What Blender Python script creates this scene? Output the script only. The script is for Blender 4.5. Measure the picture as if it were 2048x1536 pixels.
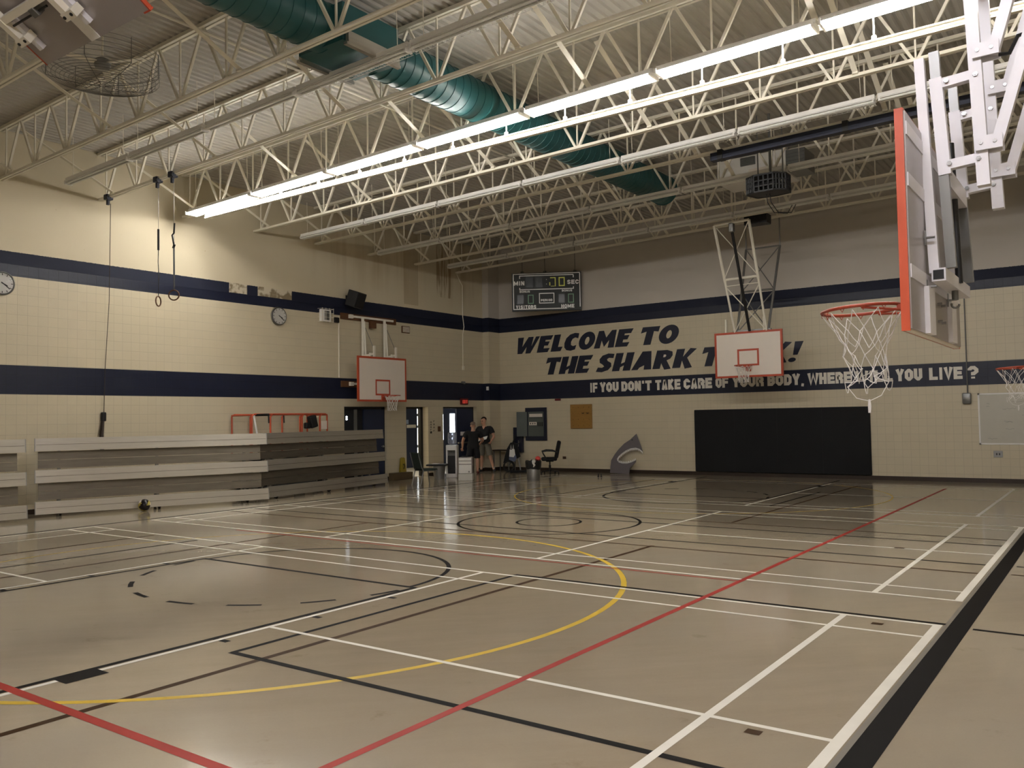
import bpy, bmesh, math, random
from mathutils import Vector, Matrix, Quaternion
random.seed(7)
PI = math.pi
scene = bpy.context.scene
COL = scene.collection
for _o in list(bpy.data.objects):
    bpy.data.objects.remove(_o)

# ------------------------------------------------------------------ camera, world, exposure
CAM = Vector((18.141, -24.0496, 1.78))
YAW, PITCH, ROLL, FPX = -0.624953145, 0.0415171454, -0.0165821003, 1690.44
_cy, _sy, _cp, _sp = math.cos(YAW), math.sin(YAW), math.cos(PITCH), math.sin(PITCH)
_f = Vector((_cp*_sy, _cp*_cy, _sp)); _r = Vector((_cy, -_sy, 0)); _u = _r.cross(_f)
_c, _s = math.cos(ROLL), math.sin(ROLL)
_R, _U = _c*_r + _s*_u, -_s*_r + _c*_u
cam_data = bpy.data.cameras.new('camera')
cam_data.sensor_width = 36.0; cam_data.lens = FPX/2048*36.0
cam_data.clip_start = 0.05; cam_data.clip_end = 200
cam = bpy.data.objects.new('camera', cam_data); COL.objects.link(cam)
cam.matrix_world = Matrix(((_R.x, _U.x, -_f.x, CAM.x), (_R.y, _U.y, -_f.y, CAM.y), (_R.z, _U.z, -_f.z, CAM.z), (0, 0, 0, 1)))
scene.camera = cam
world = bpy.data.worlds.new('world'); scene.world = world; world.use_nodes = True
world.node_tree.nodes['Background'].inputs[0].default_value = (0.9, 0.95, 1.0, 1)
world.node_tree.nodes['Background'].inputs[1].default_value = 0.0
vs = scene.view_settings
vs.view_transform = 'Standard'; vs.look = 'None'; vs.gamma = 1.0; vs.use_curve_mapping = False
vs.exposure = 1.5
TUBE_STRENGTH = 40.0          # the one row of fluorescent tubes that is switched on
TUBE_COLOR = (1.0, 0.965, 0.915)
HALL_STRENGTH = 4.0          # daylight in the glazed vestibule behind the doors

# ------------------------------------------------------------------ mesh builder
WM = {}
class MB:
    def __init__(s): s.v = []; s.f = []; s.mi = []; s.m = 0
    def _add(s, vs_, fs_):
        n = len(s.v); s.v += [Vector(p) for p in vs_]
        for f in fs_: s.f.append([n+i for i in f]); s.mi.append(s.m)
        return s
    def hexa(s, p):
        return s._add(p, [(0,3,2,1),(4,5,6,7),(0,1,5,4),(1,2,6,5),(2,3,7,6),(3,0,4,7)])
    def box(s, x0, y0, z0, x1, y1, z1):
        return s.hexa([(x0,y0,z0),(x1,y0,z0),(x1,y1,z0),(x0,y1,z0),(x0,y0,z1),(x1,y0,z1),(x1,y1,z1),(x0,y1,z1)])
    def cbox(s, c, d, M=None):
        hx, hy, hz = d[0]/2, d[1]/2, d[2]/2
        p = [Vector(q) for q in [(-hx,-hy,-hz),(hx,-hy,-hz),(hx,hy,-hz),(-hx,hy,-hz),(-hx,-hy,hz),(hx,-hy,hz),(hx,hy,hz),(-hx,hy,hz)]]
        if M is not None: p = [M @ q for q in p]
        return s.hexa([q + Vector(c) for q in p])
    def rbox(s, c, d, b=0.01, M=None):
        # box with chamfered edges
        bm = bmesh.new(); bmesh.ops.create_cube(bm, size=1.0)
        bmesh.ops.scale(bm, vec=d, verts=bm.verts)
        bmesh.ops.bevel(bm, geom=list(bm.edges), offset=b, segments=2, affect='EDGES', profile=0.5)
        bm.verts.index_update()
        vs_ = [(M @ v.co if M is not None else v.co) + Vector(c) for v in bm.verts]
        fs_ = [[v.index for v in f.verts] for f in bm.faces]
        bm.free(); return s._add(vs_, fs_)
    def bar(s, p, q, w, h, up=(0,0,1)):
        p = Vector(p); q = Vector(q); d = (q-p).normalized(); up = Vector(up)
        a = d.cross(up)
        if a.length < 1e-4: a = d.cross(Vector((1,0,0)))
        a.normalize(); b = a.cross(d)
        a *= w/2; b *= h/2
        return s.hexa([p-a-b, p+a-b, q+a-b, q-a-b, p-a+b, p+a+b, q+a+b, q-a+b])
    def cyl(s, p, q, r1, r2=None, n=12, cap=True):
        r2 = r1 if r2 is None else r2
        p = Vector(p); q = Vector(q); d = (q-p).normalized()
        a = d.cross(Vector((0,0,1)))
        if a.length < 1e-4: a = Vector((1,0,0))
        a.normalize(); b = d.cross(a)
        vs_ = []; fs_ = []
        for i in range(n):
            t = 2*PI*i/n; o = a*math.cos(t) + b*math.sin(t)
            vs_ += [p+o*r1, q+o*r2]
        for i in range(n):
            j = (i+1) % n; fs_.append((2*i, 2*j, 2*j+1, 2*i+1))
        if cap: fs_.append([2*i for i in range(n)][::-1]); fs_.append([2*i+1 for i in range(n)])
        return s._add(vs_, fs_)
    def tube(s, pts, r, n=8, closed=False):
        pts = [Vector(p) for p in pts]; m = len(pts)
        rs = r if isinstance(r, (list, tuple)) else [r]*m
        ring = []; prev = None
        for i, p in enumerate(pts):
            if closed: d = pts[(i+1) % m] - pts[i-1]
            else: d = pts[min(i+1, m-1)] - pts[max(i-1, 0)]
            d.normalize()
            if prev is None:
                a = d.cross(Vector((0,0,1)))
                if a.length < 1e-3: a = d.cross(Vector((1,0,0)))
            else: a = prev - d*prev.dot(d)
            a.normalize(); prev = a; b = d.cross(a)
            ring.append([p + (a*math.cos(2*PI*k/n) + b*math.sin(2*PI*k/n))*rs[i] for k in range(n)])
        vs_ = [q for rg in ring for q in rg]; fs_ = []
        for i in range(m if closed else m-1):
            j = (i+1) % m
            for k in range(n):
                l = (k+1) % n; fs_.append((i*n+k, i*n+l, j*n+l, j*n+k))
        if not closed: fs_.append(list(range(n))[::-1]); fs_.append([(m-1)*n+k for k in range(n)])
        return s._add(vs_, fs_)
    def lathe(s, c, prof, n=24, cap=True):
        c = Vector(c); vs_ = []; fs_ = []
        for r, z in prof:
            for k in range(n): vs_.append(c + Vector((r*math.cos(2*PI*k/n), r*math.sin(2*PI*k/n), z)))
        for i in range(len(prof)-1):
            for k in range(n):
                l = (k+1) % n; fs_.append((i*n+k, i*n+l, (i+1)*n+l, (i+1)*n+k))
        if cap: fs_.append(list(range(n))[::-1]); fs_.append([(len(prof)-1)*n+k for k in range(n)])
        return s._add(vs_, fs_)
    def ball(s, c, r, n=16, m=10):
        rx, ry, rz = r if isinstance(r, (tuple, list)) else (r, r, r)
        c = Vector(c); vs_ = [c+Vector((0,0,-rz))]; fs_ = []
        for i in range(1, m):
            t = -PI/2 + PI*i/m
            for k in range(n): vs_.append(c+Vector((rx*math.cos(t)*math.cos(2*PI*k/n), ry*math.cos(t)*math.sin(2*PI*k/n), rz*math.sin(t))))
        vs_.append(c+Vector((0,0,rz))); L = len(vs_)-1
        for k in range(n):
            l = (k+1) % n; fs_.append((0, 1+l, 1+k)); fs_.append((L, 1+(m-2)*n+k, 1+(m-2)*n+l))
            for i in range(m-2): fs_.append((1+i*n+k, 1+i*n+l, 1+(i+1)*n+l, 1+(i+1)*n+k))
        return s._add(vs_, fs_)
    def prism(s, poly, to3, depth):
        # poly: 2D outline (may be concave); to3(u, v, w) -> 3D; w runs 0..depth
        n = len(poly)
        a = [to3(u, v, 0) for u, v in poly]; b = [to3(u, v, depth) for u, v in poly]
        from mathutils.geometry import tessellate_polygon
        tri = tessellate_polygon([[Vector((u, v, 0)) for u, v in poly]])
        fs_ = [tuple(t) for t in tri] + [tuple(n+i for i in reversed(t)) for t in tri]
        fs_ += [(i, (i+1) % n, n+(i+1) % n, n+i) for i in range(n)]
        return s._add(a+b, fs_)
    def obj(s, name, mats, parent=None, smooth=False, local=False):
        me = bpy.data.meshes.new(name)
        vv = s.v
        if parent is not None and not local:
            Mi = WM[parent.name].inverted(); vv = [Mi @ p for p in vv]
        me.from_pydata([tuple(p) for p in vv], [], s.f)
        mats = mats if isinstance(mats, (list, tuple)) else [mats]
        for m in mats: me.materials.append(m)
        if len(mats) > 1: me.polygons.foreach_set('material_index', s.mi)
        if smooth: me.polygons.foreach_set('use_smooth', [True]*len(me.polygons))
        me.validate(); me.update()
        bm = bmesh.new(); bm.from_mesh(me); bmesh.ops.recalc_face_normals(bm, faces=bm.faces); bm.to_mesh(me); bm.free()
        if smooth and hasattr(me, 'set_sharp_from_angle'): me.set_sharp_from_angle(angle=0.7)
        o = bpy.data.objects.new(name, me); COL.objects.link(o)
        if parent is not None: o.parent = parent; WM[o.name] = WM[parent.name]
        else: WM[o.name] = Matrix()
        return o

def thing(name, label, cat, loc=(0,0,0), rz=0.0, group=None, ry=0.0):
    o = bpy.data.objects.new(name, None); COL.objects.link(o)
    o.empty_display_size = 0.1
    o.location = loc; o.rotation_euler = (0, ry, rz)
    WM[o.name] = Matrix.Translation(loc) @ Matrix.Rotation(rz, 4, 'Z') @ Matrix.Rotation(ry, 4, 'Y')
    o['label'] = label; o['category'] = cat
    if group: o['group'] = group
    return o
def tag(o, label, cat, group=None):
    o['label'] = label; o['category'] = cat
    if group: o['group'] = group
    return o
def rebase(o, loc):
    # move a one-mesh thing's origin to its base
    o.data.transform(Matrix.Translation(-Vector(loc))); o.location = loc; WM[o.name] = Matrix.Translation(loc); return o
def struct(o): o['kind'] = 'structure'; return o
KIDS = {}
def dup(root, loc, label=None, group=None, rz=None, ry=None):
    def cp(o, par):
        c = o.copy(); COL.objects.link(c)
        if par is not None: c.parent = par
        for ch in KIDS[o.name]: KIDS.setdefault(c.name, []).append(cp(ch, c))
        KIDS.setdefault(c.name, [])
        return c
    def reg(o):
        KIDS[o.name] = [ch for ch in o.children]
        for ch in KIDS[o.name]: reg(ch)
    if root.name not in KIDS: reg(root)
    r = cp(root, None); r.location = loc
    e = list(r.rotation_euler)
    if rz is not None: e[2] = rz
    if ry is not None: e[1] = ry
    r.rotation_euler = e
    if label: r['label'] = label
    if group: r['group'] = group
    WM[r.name] = Matrix.Translation(loc) @ r.rotation_euler.to_matrix().to_4x4()
    return r
ORD = ['first','second','third','fourth','fifth','sixth','seventh','eighth','ninth','tenth','eleventh','twelfth']

# ------------------------------------------------------------------ materials
def sc(r, g, b):
    f = lambda c: ((c/255+0.055)/1.055)**2.4 if c > 10.3 else c/255/12.92
    return (f(r), f(g), f(b), 1)
def mat(name, col, rough=0.5, metal=0.0, var=0.10, scale=6.0, spec=0.5, emit=None, es=0.0, trans=0.0, ior=1.45, bump=0.0, stretch=None, alpha=None):
    m = bpy.data.materials.new(name); m.use_nodes = True
    nt = m.node_tree; b = nt.nodes['Principled BSDF']
    col = tuple(col) if len(col) == 4 else tuple(col)+(1,)
    tc = nt.nodes.new('ShaderNodeTexCoord'); no = nt.nodes.new('ShaderNodeTexNoise')
    no.inputs['Scale'].default_value = scale; no.inputs['Detail'].default_value = 4
    if stretch:
        mp = nt.nodes.new('ShaderNodeMapping'); mp.inputs['Scale'].default_value = stretch
        nt.links.new(tc.outputs['Object'], mp.inputs[0]); nt.links.new(mp.outputs[0], no.inputs['Vector'])
    else: nt.links.new(tc.outputs['Object'], no.inputs['Vector'])
    mx = nt.nodes.new('ShaderNodeMix'); mx.data_type = 'RGBA'
    mx.inputs[6].default_value = tuple(min(1, c*(1-var)) for c in col[:3])+(1,)
    mx.inputs[7].default_value = tuple(min(1, c*(1+var)) for c in col[:3])+(1,)
    nt.links.new(no.outputs['Fac'], mx.inputs[0]); nt.links.new(mx.outputs[2], b.inputs['Base Color'])
    b.inputs['Roughness'].default_value = rough; b.inputs['Metallic'].default_value = metal
    b.inputs['Specular IOR Level'].default_value = spec; b.inputs['IOR'].default_value = ior
    b.inputs['Transmission Weight'].default_value = trans
    if emit:
        b.inputs['Emission Color'].default_value = tuple(emit)[:3]+(1,); b.inputs['Emission Strength'].default_value = es
    if bump:
        bp = nt.nodes.new('ShaderNodeBump'); bp.inputs['Strength'].default_value = bump; bp.inputs['Distance'].default_value = 0.01
        nt.links.new(no.outputs['Fac'], bp.inputs['Height']); nt.links.new(bp.outputs[0], b.inputs['Normal'])
    return m
class NT:
    def __init__(s, m): s.nt = m.node_tree; s.b = s.nt.nodes['Principled BSDF']
    def n(s, t): return s.nt.nodes.new(t)
    def put(s, sock, v):
        if isinstance(v, (int, float)): sock.default_value = v
        elif isinstance(v, tuple): sock.default_value = v if len(v) != 3 or len(sock.default_value) == 3 else v+(1,)
        else: s.nt.links.new(v, sock)
    def math(s, op, a, b=0.0, c=0.0, clamp=False):
        x = s.n('ShaderNodeMath'); x.operation = op; x.use_clamp = clamp
        s.put(x.inputs[0], a); s.put(x.inputs[1], b); s.put(x.inputs[2], c); return x.outputs[0]
    def mix(s, f, a, b):
        x = s.n('ShaderNodeMix'); x.data_type = 'RGBA'
        s.put(x.inputs[0], f); s.put(x.inputs[6], a); s.put(x.inputs[7], b); return x.outputs[2]
    def inside(s, v, lo, hi):
        return s.math('MULTIPLY', s.math('GREATER_THAN', v, lo), s.math('LESS_THAN', v, hi))
    def soft(s, v, lo, hi):
        x = s.n('ShaderNodeMapRange'); x.interpolation_type = 'SMOOTHSTEP'
        s.put(x.inputs[0], v); x.inputs[1].default_value = lo; x.inputs[2].default_value = hi; return x.outputs[0]
    def noise(s, vec, scale, detail=4, rough=0.5):
        x = s.n('ShaderNodeTexNoise'); s.put(x.inputs['Vector'], vec)
        x.inputs['Scale'].default_value = scale; x.inputs['Detail'].default_value = detail; x.inputs['Roughness'].default_value = rough
        return x.outputs['Fac']
    def vec(s, x, y, z):
        c = s.n('ShaderNodeCombineXYZ'); s.put(c.inputs[0], x); s.put(c.inputs[1], y); s.put(c.inputs[2], z); return c.outputs[0]

CREAM = sc(202, 191, 165); PLASTER = sc(192, 185, 175); NAVY = sc(24, 29, 48)
def wall_material(name, axis):
    m = bpy.data.materials.new(name); m.use_nodes = True; k = NT(m)
    tc = k.n('ShaderNodeTexCoord'); sp = k.n('ShaderNodeSeparateXYZ'); k.nt.links.new(tc.outputs['Object'], sp.inputs[0])
    X, Y, Z = sp.outputs; U = Y if axis == 'y' else X
    n1 = k.noise(tc.outputs['Object'], 0.7, 5); n2 = k.noise(tc.outputs['Object'], 40, 3)
    # stack-bonded block: level joints stay open, upright joints painted fainter towards the corner, as light and view angle hide them
    gap = lambda v: k.math('SUBTRACT', 1.0, k.soft(k.math('PINGPONG', v, 0.1016), 0.0015, 0.0042))
    angle_fade = k.math('ADD', 0.22, k.math('MULTIPLY', k.soft(U, -10.5, -13.5) if axis == 'y' else k.soft(U, 5.0, 9.5), 0.78))
    joint = k.math('MAXIMUM', gap(Z), k.math('MULTIPLY', gap(U), angle_fade))
    tone = k.mix(k.noise(k.vec(k.math('FLOOR', k.math('DIVIDE', U, 0.2032)), k.math('FLOOR', k.math('DIVIDE', Z, 0.2032)), 0.0), 1.7, 1), tuple(c*0.95 for c in CREAM[:3])+(1,), tuple(c*1.03 for c in CREAM[:3])+(1,))
    tile = k.mix(joint, tone, tuple(c*0.72 for c in CREAM[:3])+(1,))
    PB = CREAM if axis == 'y' else PLASTER
    pl = k.mix(n1, tuple(c*0.93 for c in PB[:3])+(1,), tuple(c*1.05 for c in PB[:3])+(1,))
    if axis == 'y':      # water stains run down the plaster of the left wall
        run = k.noise(k.vec(k.math('MULTIPLY', Y, 1.6), 0.0, k.math('MULTIPLY', Z, 0.10)), 1.0, 4, 0.6)
        zone = k.math('MULTIPLY', k.soft(Y, -9.5, -6.5), k.soft(Z, 5.35, 6.6))
        st = k.math('MULTIPLY', k.soft(run, 0.46, 0.74), zone, clamp=True)
        pl = k.mix(k.math('MULTIPLY', st, 0.45), pl, sc(140, 112, 70))
        run2 = k.soft(k.noise(k.vec(k.math('MULTIPLY', Y, 9.0), 3.0, k.math('MULTIPLY', Z, 0.8)), 1.0, 3), 0.42, 0.58)
        drip = k.math('MULTIPLY', k.math('MULTIPLY', k.inside(Y, -3.05, -2.28), run2), k.math('GREATER_THAN', Z, 5.85))
        pl = k.mix(k.math('MULTIPLY', drip, 0.65), pl, sc(112, 84, 44))
        col5 = k.math('MULTIPLY', k.inside(Y, -4.62, -3.95), k.math('GREATER_THAN', Z, 5.45))
        pl = k.mix(k.math('MULTIPLY', col5, 0.34), pl, sc(120, 92, 52))
        speck = k.math('MULTIPLY', k.soft(k.noise(tc.outputs['Object'], 9.0, 6, 0.7), 0.64, 0.72), k.math('LESS_THAN', Y, -11.5))
        pl = k.mix(k.math('MULTIPLY', speck, 0.45), pl, sc(150, 122, 82))
    col = k.mix(k.math('LESS_THAN', Z, 5.085), pl, tile)
    edge = k.math('MULTIPLY', k.math('SUBTRACT', n2, 0.5), 0.03)
    zz = k.math('ADD', Z, edge)
    band = k.math('MAXIMUM', k.inside(Z, 2.447, 3.037), k.math('MULTIPLY', k.math('GREATER_THAN', Z, 4.843), k.math('LESS_THAN', zz, 5.342)))
    if axis == 'y':      # two pieces of unpainted plaster where something was taken off the band
        p1 = k.math('MULTIPLY', k.inside(k.math('ADD', Y, edge), -11.02, -10.48), k.inside(zz, 5.095, 5.40))
        p2 = k.math('MULTIPLY', k.inside(k.math('ADD', Y, edge), -10.15, -9.04), k.inside(zz, 5.10, 5.40))
        pm = k.math('MAXIMUM', p1, p2); band = k.math('MULTIPLY', band, k.math('SUBTRACT', 1.0, pm))
        patch = k.mix(k.soft(k.noise(tc.outputs['Object'], 4.0, 4), 0.42, 0.55), sc(132, 118, 92), sc(200, 190, 168))
        col = k.mix(k.math('MULTIPLY', pm, k.inside(Z, 5.0, 5.345)), col, patch)
    navy = k.mix(k.math('MULTIPLY', joint, k.math('LESS_THAN', Z, 5.085)), NAVY, tuple(c*0.45 for c in NAVY[:3])+(1,))
    navy = k.mix(k.math('MULTIPLY', k.soft(n1, 0.55, 0.75), 0.25), navy, sc(52, 56, 66))
    col = k.mix(band, col, navy)
    k.put(k.b.inputs['Base Color'], col)
    k.put(k.b.inputs['Roughness'], k.math('ADD', 0.42, k.math('MULTIPLY', k.math('GREATER_THAN', Z, 5.085), 0.3)))
    k.b.inputs['Specular IOR Level'].default_value = 0.35
    bp = k.n('ShaderNodeBump'); bp.inputs['Strength'].default_value = 0.35; bp.inputs['Distance'].default_value = 0.006
    h = k.math('SUBTRACT', k.math('MULTIPLY', k.noise(tc.outputs['Object'], 22.0, 5, 0.65), 0.6), k.math('MULTIPLY', joint, k.math('LESS_THAN', Z, 5.085)))
    k.put(bp.inputs['Height'], h); k.put(k.b.inputs['Normal'], bp.outputs[0])
    return m
def floor_material():
    m = bpy.data.materials.new('sports_floor'); m.use_nodes = True; k = NT(m)
    tc = k.n('ShaderNodeTexCoord'); P = tc.outputs['Object']
    sp = k.n('ShaderNodeSeparateXYZ'); k.nt.links.new(P, sp.inputs[0])
    a = k.noise(P, 0.35, 5, 0.55)
    stv = k.vec(k.math('MULTIPLY', k.math('ADD', sp.outputs[0], sp.outputs[1]), 0.5), k.math('MULTIPLY', k.math('SUBTRACT', sp.outputs[0], sp.outputs[1]), 2.2), 0.0)
    b = k.noise(stv, 1.6, 6, 0.65)
    c = k.noise(P, 60.0, 2)
    base = k.mix(b, sc(148, 134, 112), sc(168, 155, 133))
    base = k.mix(k.soft(a, 0.35, 0.7), base, sc(160, 149, 130))
    base = k.mix(k.math('MULTIPLY', k.soft(k.noise(P, 2.3, 6, 0.7), 0.60, 0.72), 0.30), base, sc(120, 100, 70))
    base = k.mix(k.math('MULTIPLY', c, 0.10), base, sc(110, 96, 74))
    k.put(k.b.inputs['Base Color'], base)
    k.put(k.b.inputs['Roughness'], k.math('ADD', 0.07, k.math('MULTIPLY', b, 0.10)))
    k.b.inputs['Specular IOR Level'].default_value = 0.45
    bp = k.n('ShaderNodeBump'); bp.inputs['Strength'].default_value = 0.05; bp.inputs['Distance'].default_value = 0.02
    k.put(bp.inputs['Height'], k.noise(P, 1.3, 4)); k.put(k.b.inputs['Normal'], bp.outputs[0])
    return m
def paint(name, c, rough=0.42, spec=0.22): return mat(name, c, rough, var=0.14, scale=3.0, spec=spec)

M = {}
M['floor'] = floor_material()
M['wall_left'] = wall_material('painted_block_left', 'y'); M['wall_back'] = wall_material('painted_block_back', 'x')
M['l_white'] = paint('line_white', sc(226, 222, 210)); M['l_black'] = paint('line_black', sc(24, 22, 21), 0.6, 0.06); M['l_brown'] = paint('line_brown', sc(62, 43, 24), 0.55, 0.08)
M['l_red'] = paint('line_red', sc(156, 54, 46), 0.5, 0.15); M['l_yellow'] = paint('line_yellow', sc(205, 172, 56)); M['l_grey'] = paint('line_grey', sc(120, 114, 104))
M['deck'] = mat('ceiling_deck_paint', sc(176, 172, 163), 0.6, var=0.08, scale=0.8)
M['steel'] = mat('white_painted_steel', sc(230, 224, 208), 0.45, var=0.08, scale=3.0)
M['white'] = mat('white_enamel', sc(232, 230, 226), 0.35, var=0.04)
M['hoopwhite'] = mat('white_powder_coat', sc(226, 224, 228), 0.32, var=0.05, scale=4)
M['grey'] = mat('grey_steel', sc(120, 120, 118), 0.35, 0.6, var=0.08)
M['galv'] = mat('galvanized_steel', sc(150, 150, 148), 0.38, 0.8, var=0.15, scale=8)
M['chrome'] = mat('bolt_metal', sc(150, 150, 150), 0.3, 1.0, var=0.05)
M['black'] = mat('black_plastic', sc(22, 22, 23), 0.45, var=0.15)
M['blacksoft'] = mat('black_fabric', sc(20, 20, 22), 0.85, var=0.2, scale=30)
M['rubber'] = mat('black_rubber', sc(26, 26, 26), 0.7, var=0.15)
M['orange'] = mat('orange_enamel', sc(184, 78, 48), 0.35, var=0.05)
M['rimred'] = mat('rim_orange_red', sc(180, 74, 48), 0.35, var=0.06)
M['rimdim'] = mat('rim_paint_dimmed_for_light', sc(152, 62, 40), 0.4, var=0.12)  # rim paint darkened to offset the strong light falling on these rims
M['boardwhite'] = mat('backboard_white', sc(226, 216, 204), 0.4, var=0.03)
M['boardback'] = mat('backboard_rear_steel', sc(166, 160, 158), 0.28, 0.35, var=0.08, scale=2)
M['cord'] = mat('white_net_cord', sc(226, 222, 216), 0.8, var=0.06, scale=30)
M['duct'] = mat('green_painted_duct', sc(36, 86, 88), 0.4, var=0.12, scale=1.2)
M['navy'] = mat('navy_paint', NAVY, 0.45, var=0.15, scale=3)
M['navydoor'] = mat('navy_door_paint', sc(30, 40, 66), 0.4, var=0.10, scale=2)
M['letterwhite'] = mat('stencil_white_paint', sc(222, 216, 204), 0.5, var=0.12, scale=12)
M['silver'] = mat('brushed_aluminium', sc(186, 182, 174), 0.34, 0.85, var=0.14, scale=3.0, stretch=(0.6, 0.6, 9))
M['silverdark'] = mat('dull_aluminium', sc(116, 110, 100), 0.34, 0.8, var=0.30, scale=2.4, stretch=(0.7, 0.7, 7))
M['plank'] = mat('stained_plank', sc(92, 60, 36), 0.6, var=0.25, scale=5, stretch=(8, 1, 8))
M['brown'] = mat('brown_vinyl', sc(46, 34, 24), 0.5, var=0.15)
M['tube_off'] = mat('unlit_fluorescent_glass', sc(226, 226, 220), 0.25, var=0.02)
M['tube_on'] = mat('lit_fluorescent_tube', (1, 1, 1), 0.4, var=0.0, emit=TUBE_COLOR, es=TUBE_STRENGTH)
M['tube_cool'] = mat('lit_cool_tube', (1, 1, 1), 0.4, var=0.0, emit=(0.93, 0.92, 1.0), es=TUBE_STRENGTH*2.7)
M['glass'] = mat('clear_plastic', (0.95, 0.95, 0.95), 0.08, var=0.02, trans=1.0, ior=1.25)
M['day'] = mat('daylit_window_glass', (1, 1, 1), 0.4, var=0.0, emit=(0.86, 0.93, 1.0), es=HALL_STRENGTH)
M['paper'] = mat('white_paper', sc(228, 226, 220), 0.8, var=0.05, scale=20)
M['exitbox'] = mat('exit_sign_housing', sc(96, 24, 24), 0.5, var=0.1)
M['exitred'] = mat('exit_sign_letters', sc(230, 40, 30), 0.5, var=0.0, emit=(1.0, 0.12, 0.08), es=0.12)

# ================================================================== the setting
RX, RY = 20.3, -26.0
# ---- floor with its painted court lines
FL = ['floor','l_white','l_black','l_brown','l_red','l_yellow','l_grey']
fm = MB(); fm._add([(-0.25,RY,0),(RX,RY,0),(RX,0,0),(-0.25,0,0)], [(0,1,2,3)])
_lay = [0]
def quad(p, c, z): fm.m = FL.index(c); fm._add([(x, y, z+0.000014*_lay[0]) for x, y in p], [(0,1,2,3)])
LZ = {'l_grey':0.0004,'l_brown':0.0006,'l_yellow':0.0008,'l_black':0.0010,'l_white':0.0012,'l_red':0.0014}
def ln(x0, y0, x1, y1, c, w=0.05):
    _lay[0] = (_lay[0]+1) % 13       # each coat of paint a hair above the last
    if c in ('l_black', 'l_brown'): w *= 1.2
    d = Vector((x1-x0, y1-y0)); d.normalize(); n = Vector((-d.y, d.x))*w/2
    quad([(x0+n.x,y0+n.y),(x0-n.x,y0-n.y),(x1-n.x,y1-n.y),(x1+n.x,y1+n.y)], c, LZ[c])
def arc(cx, cy, r, a0, a1, c, w=0.05, n=72):
    m = max(2, int(n*abs(a1-a0)/(2*PI))); _lay[0] = (_lay[0]+1) % 13
    for i in range(m):
        t0 = a0+(a1-a0)*i/m; t1 = a0+(a1-a0)*(i+1)/m
        P = lambda t, q: (cx+q*math.cos(t), cy+q*math.sin(t))
        quad([P(t0,r+w/2),P(t1,r+w/2),P(t1,r-w/2),P(t0,r-w/2)], c, LZ[c])
# badminton courts (white)
XA, XB = 3.30, 16.82
for (ya, yb) in ((-22.3,-16.2), (-15.09,-8.96), (-7.78,-1.66)):
    ym = (ya+yb)/2
    for y in ((ya, yb) if ya > -20 else (yb,)): ln(XA, y, XB+0.03, y, 'l_white')
    for y in ((ya+0.45, yb-0.46) if ya > -20 else (yb-0.46,)): ln(XA, y, XB, y, 'l_white', 0.045)
    for x in (XA, 4.03, 16.07): ln(x, ya, x, yb, 'l_white', 0.055)
    ln(XB, ya-0.02, XB, yb+0.02, 'l_white', 0.07)
    for x in (8.03, 12.02): ln(x, ya, x, yb, 'l_white')
    ln(XA, ym, 8.03, ym, 'l_white', 0.045); ln(12.02, ym, XB, ym, 'l_white', 0.045)
# main basketball court (black), key at each end
XC = 10.07
for s, yft, yend in ((1, -17.3, -23.2), (-1, -6.33, -0.6)):
    for x in (8.2, 11.945):
        ln(x, yft, x, yend, 'l_black')
        e = 0.2 if x > XC else -0.2
        for k in (0.5, 1.48, 2.46): ln(x, yft-s*k, x+e, yft-s*k, 'l_black')
        quad([(x, yft-s*3.46), (x+e, yft-s*3.46), (x+e, yft-s*3.77), (x, yft-s*3.77)], 'l_black', 0.0016)
    ln(8.18, yft, 11.97, yft, 'l_black')
    arc(XC, yft, 1.8, 0 if s > 0 else PI, PI if s > 0 else 2*PI, 'l_black', 0.055)
    for k in range(8):
        a = PI + 0.10 + k*PI/8 + (0 if s > 0 else PI)
        arc(XC, yft, 1.83, a, a+0.19, 'l_black', 0.055)
arc(10.05, -11.82, 1.56, 0, 2*PI, 'l_black'); arc(10.05, -11.82, 0.55, 0, 2*PI, 'l_black', 0.045)
ln(3.11, RY+2, 3.11, -0.9, 'l_black')
# other court lines
ln(12.45, -19.94, 12.45, -16.13, 'l_black', 0.045); ln(12.43, -19.94, XB+0.05, -19.94, 'l_black', 0.05); ln(12.43, -16.13, XB+0.05, -16.13, 'l_black', 0.045)
ln(12.48, -7.66, 12.48, -4.29, 'l_black', 0.045); ln(6.52, -23.4, 6.52, -16.29, 'l_black', 0.045)
ln(5.36, -23.4, 5.36, -16.3, 'l_brown'); ln(7.3, -23.4, 7.3, -13.38, 'l_brown'); ln(12.8, -23.4, 12.8, -13.38, 'l_brown', 0.055)
ln(7.3, -10.42, 7.3, -2.2, 'l_brown'); ln(12.8, -10.45, 12.8, -2.2, 'l_brown')
for x0, x1 in ((3.2, 16.82), (17.09, 19.4)):
    ln(x0, -12.80, x1, -12.85, 'l_black', 0.045); ln(x0, -13.38, x1, -13.48, 'l_brown', 0.045)
ln(3.2, -11.02, 16.82, -11.2, 'l_black', 0.045); ln(3.2, -10.42, 16.82, -10.58, 'l_brown', 0.045)
ln(17.08, -16.2, 20.2, -16.2, 'l_black', 0.045)
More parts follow.
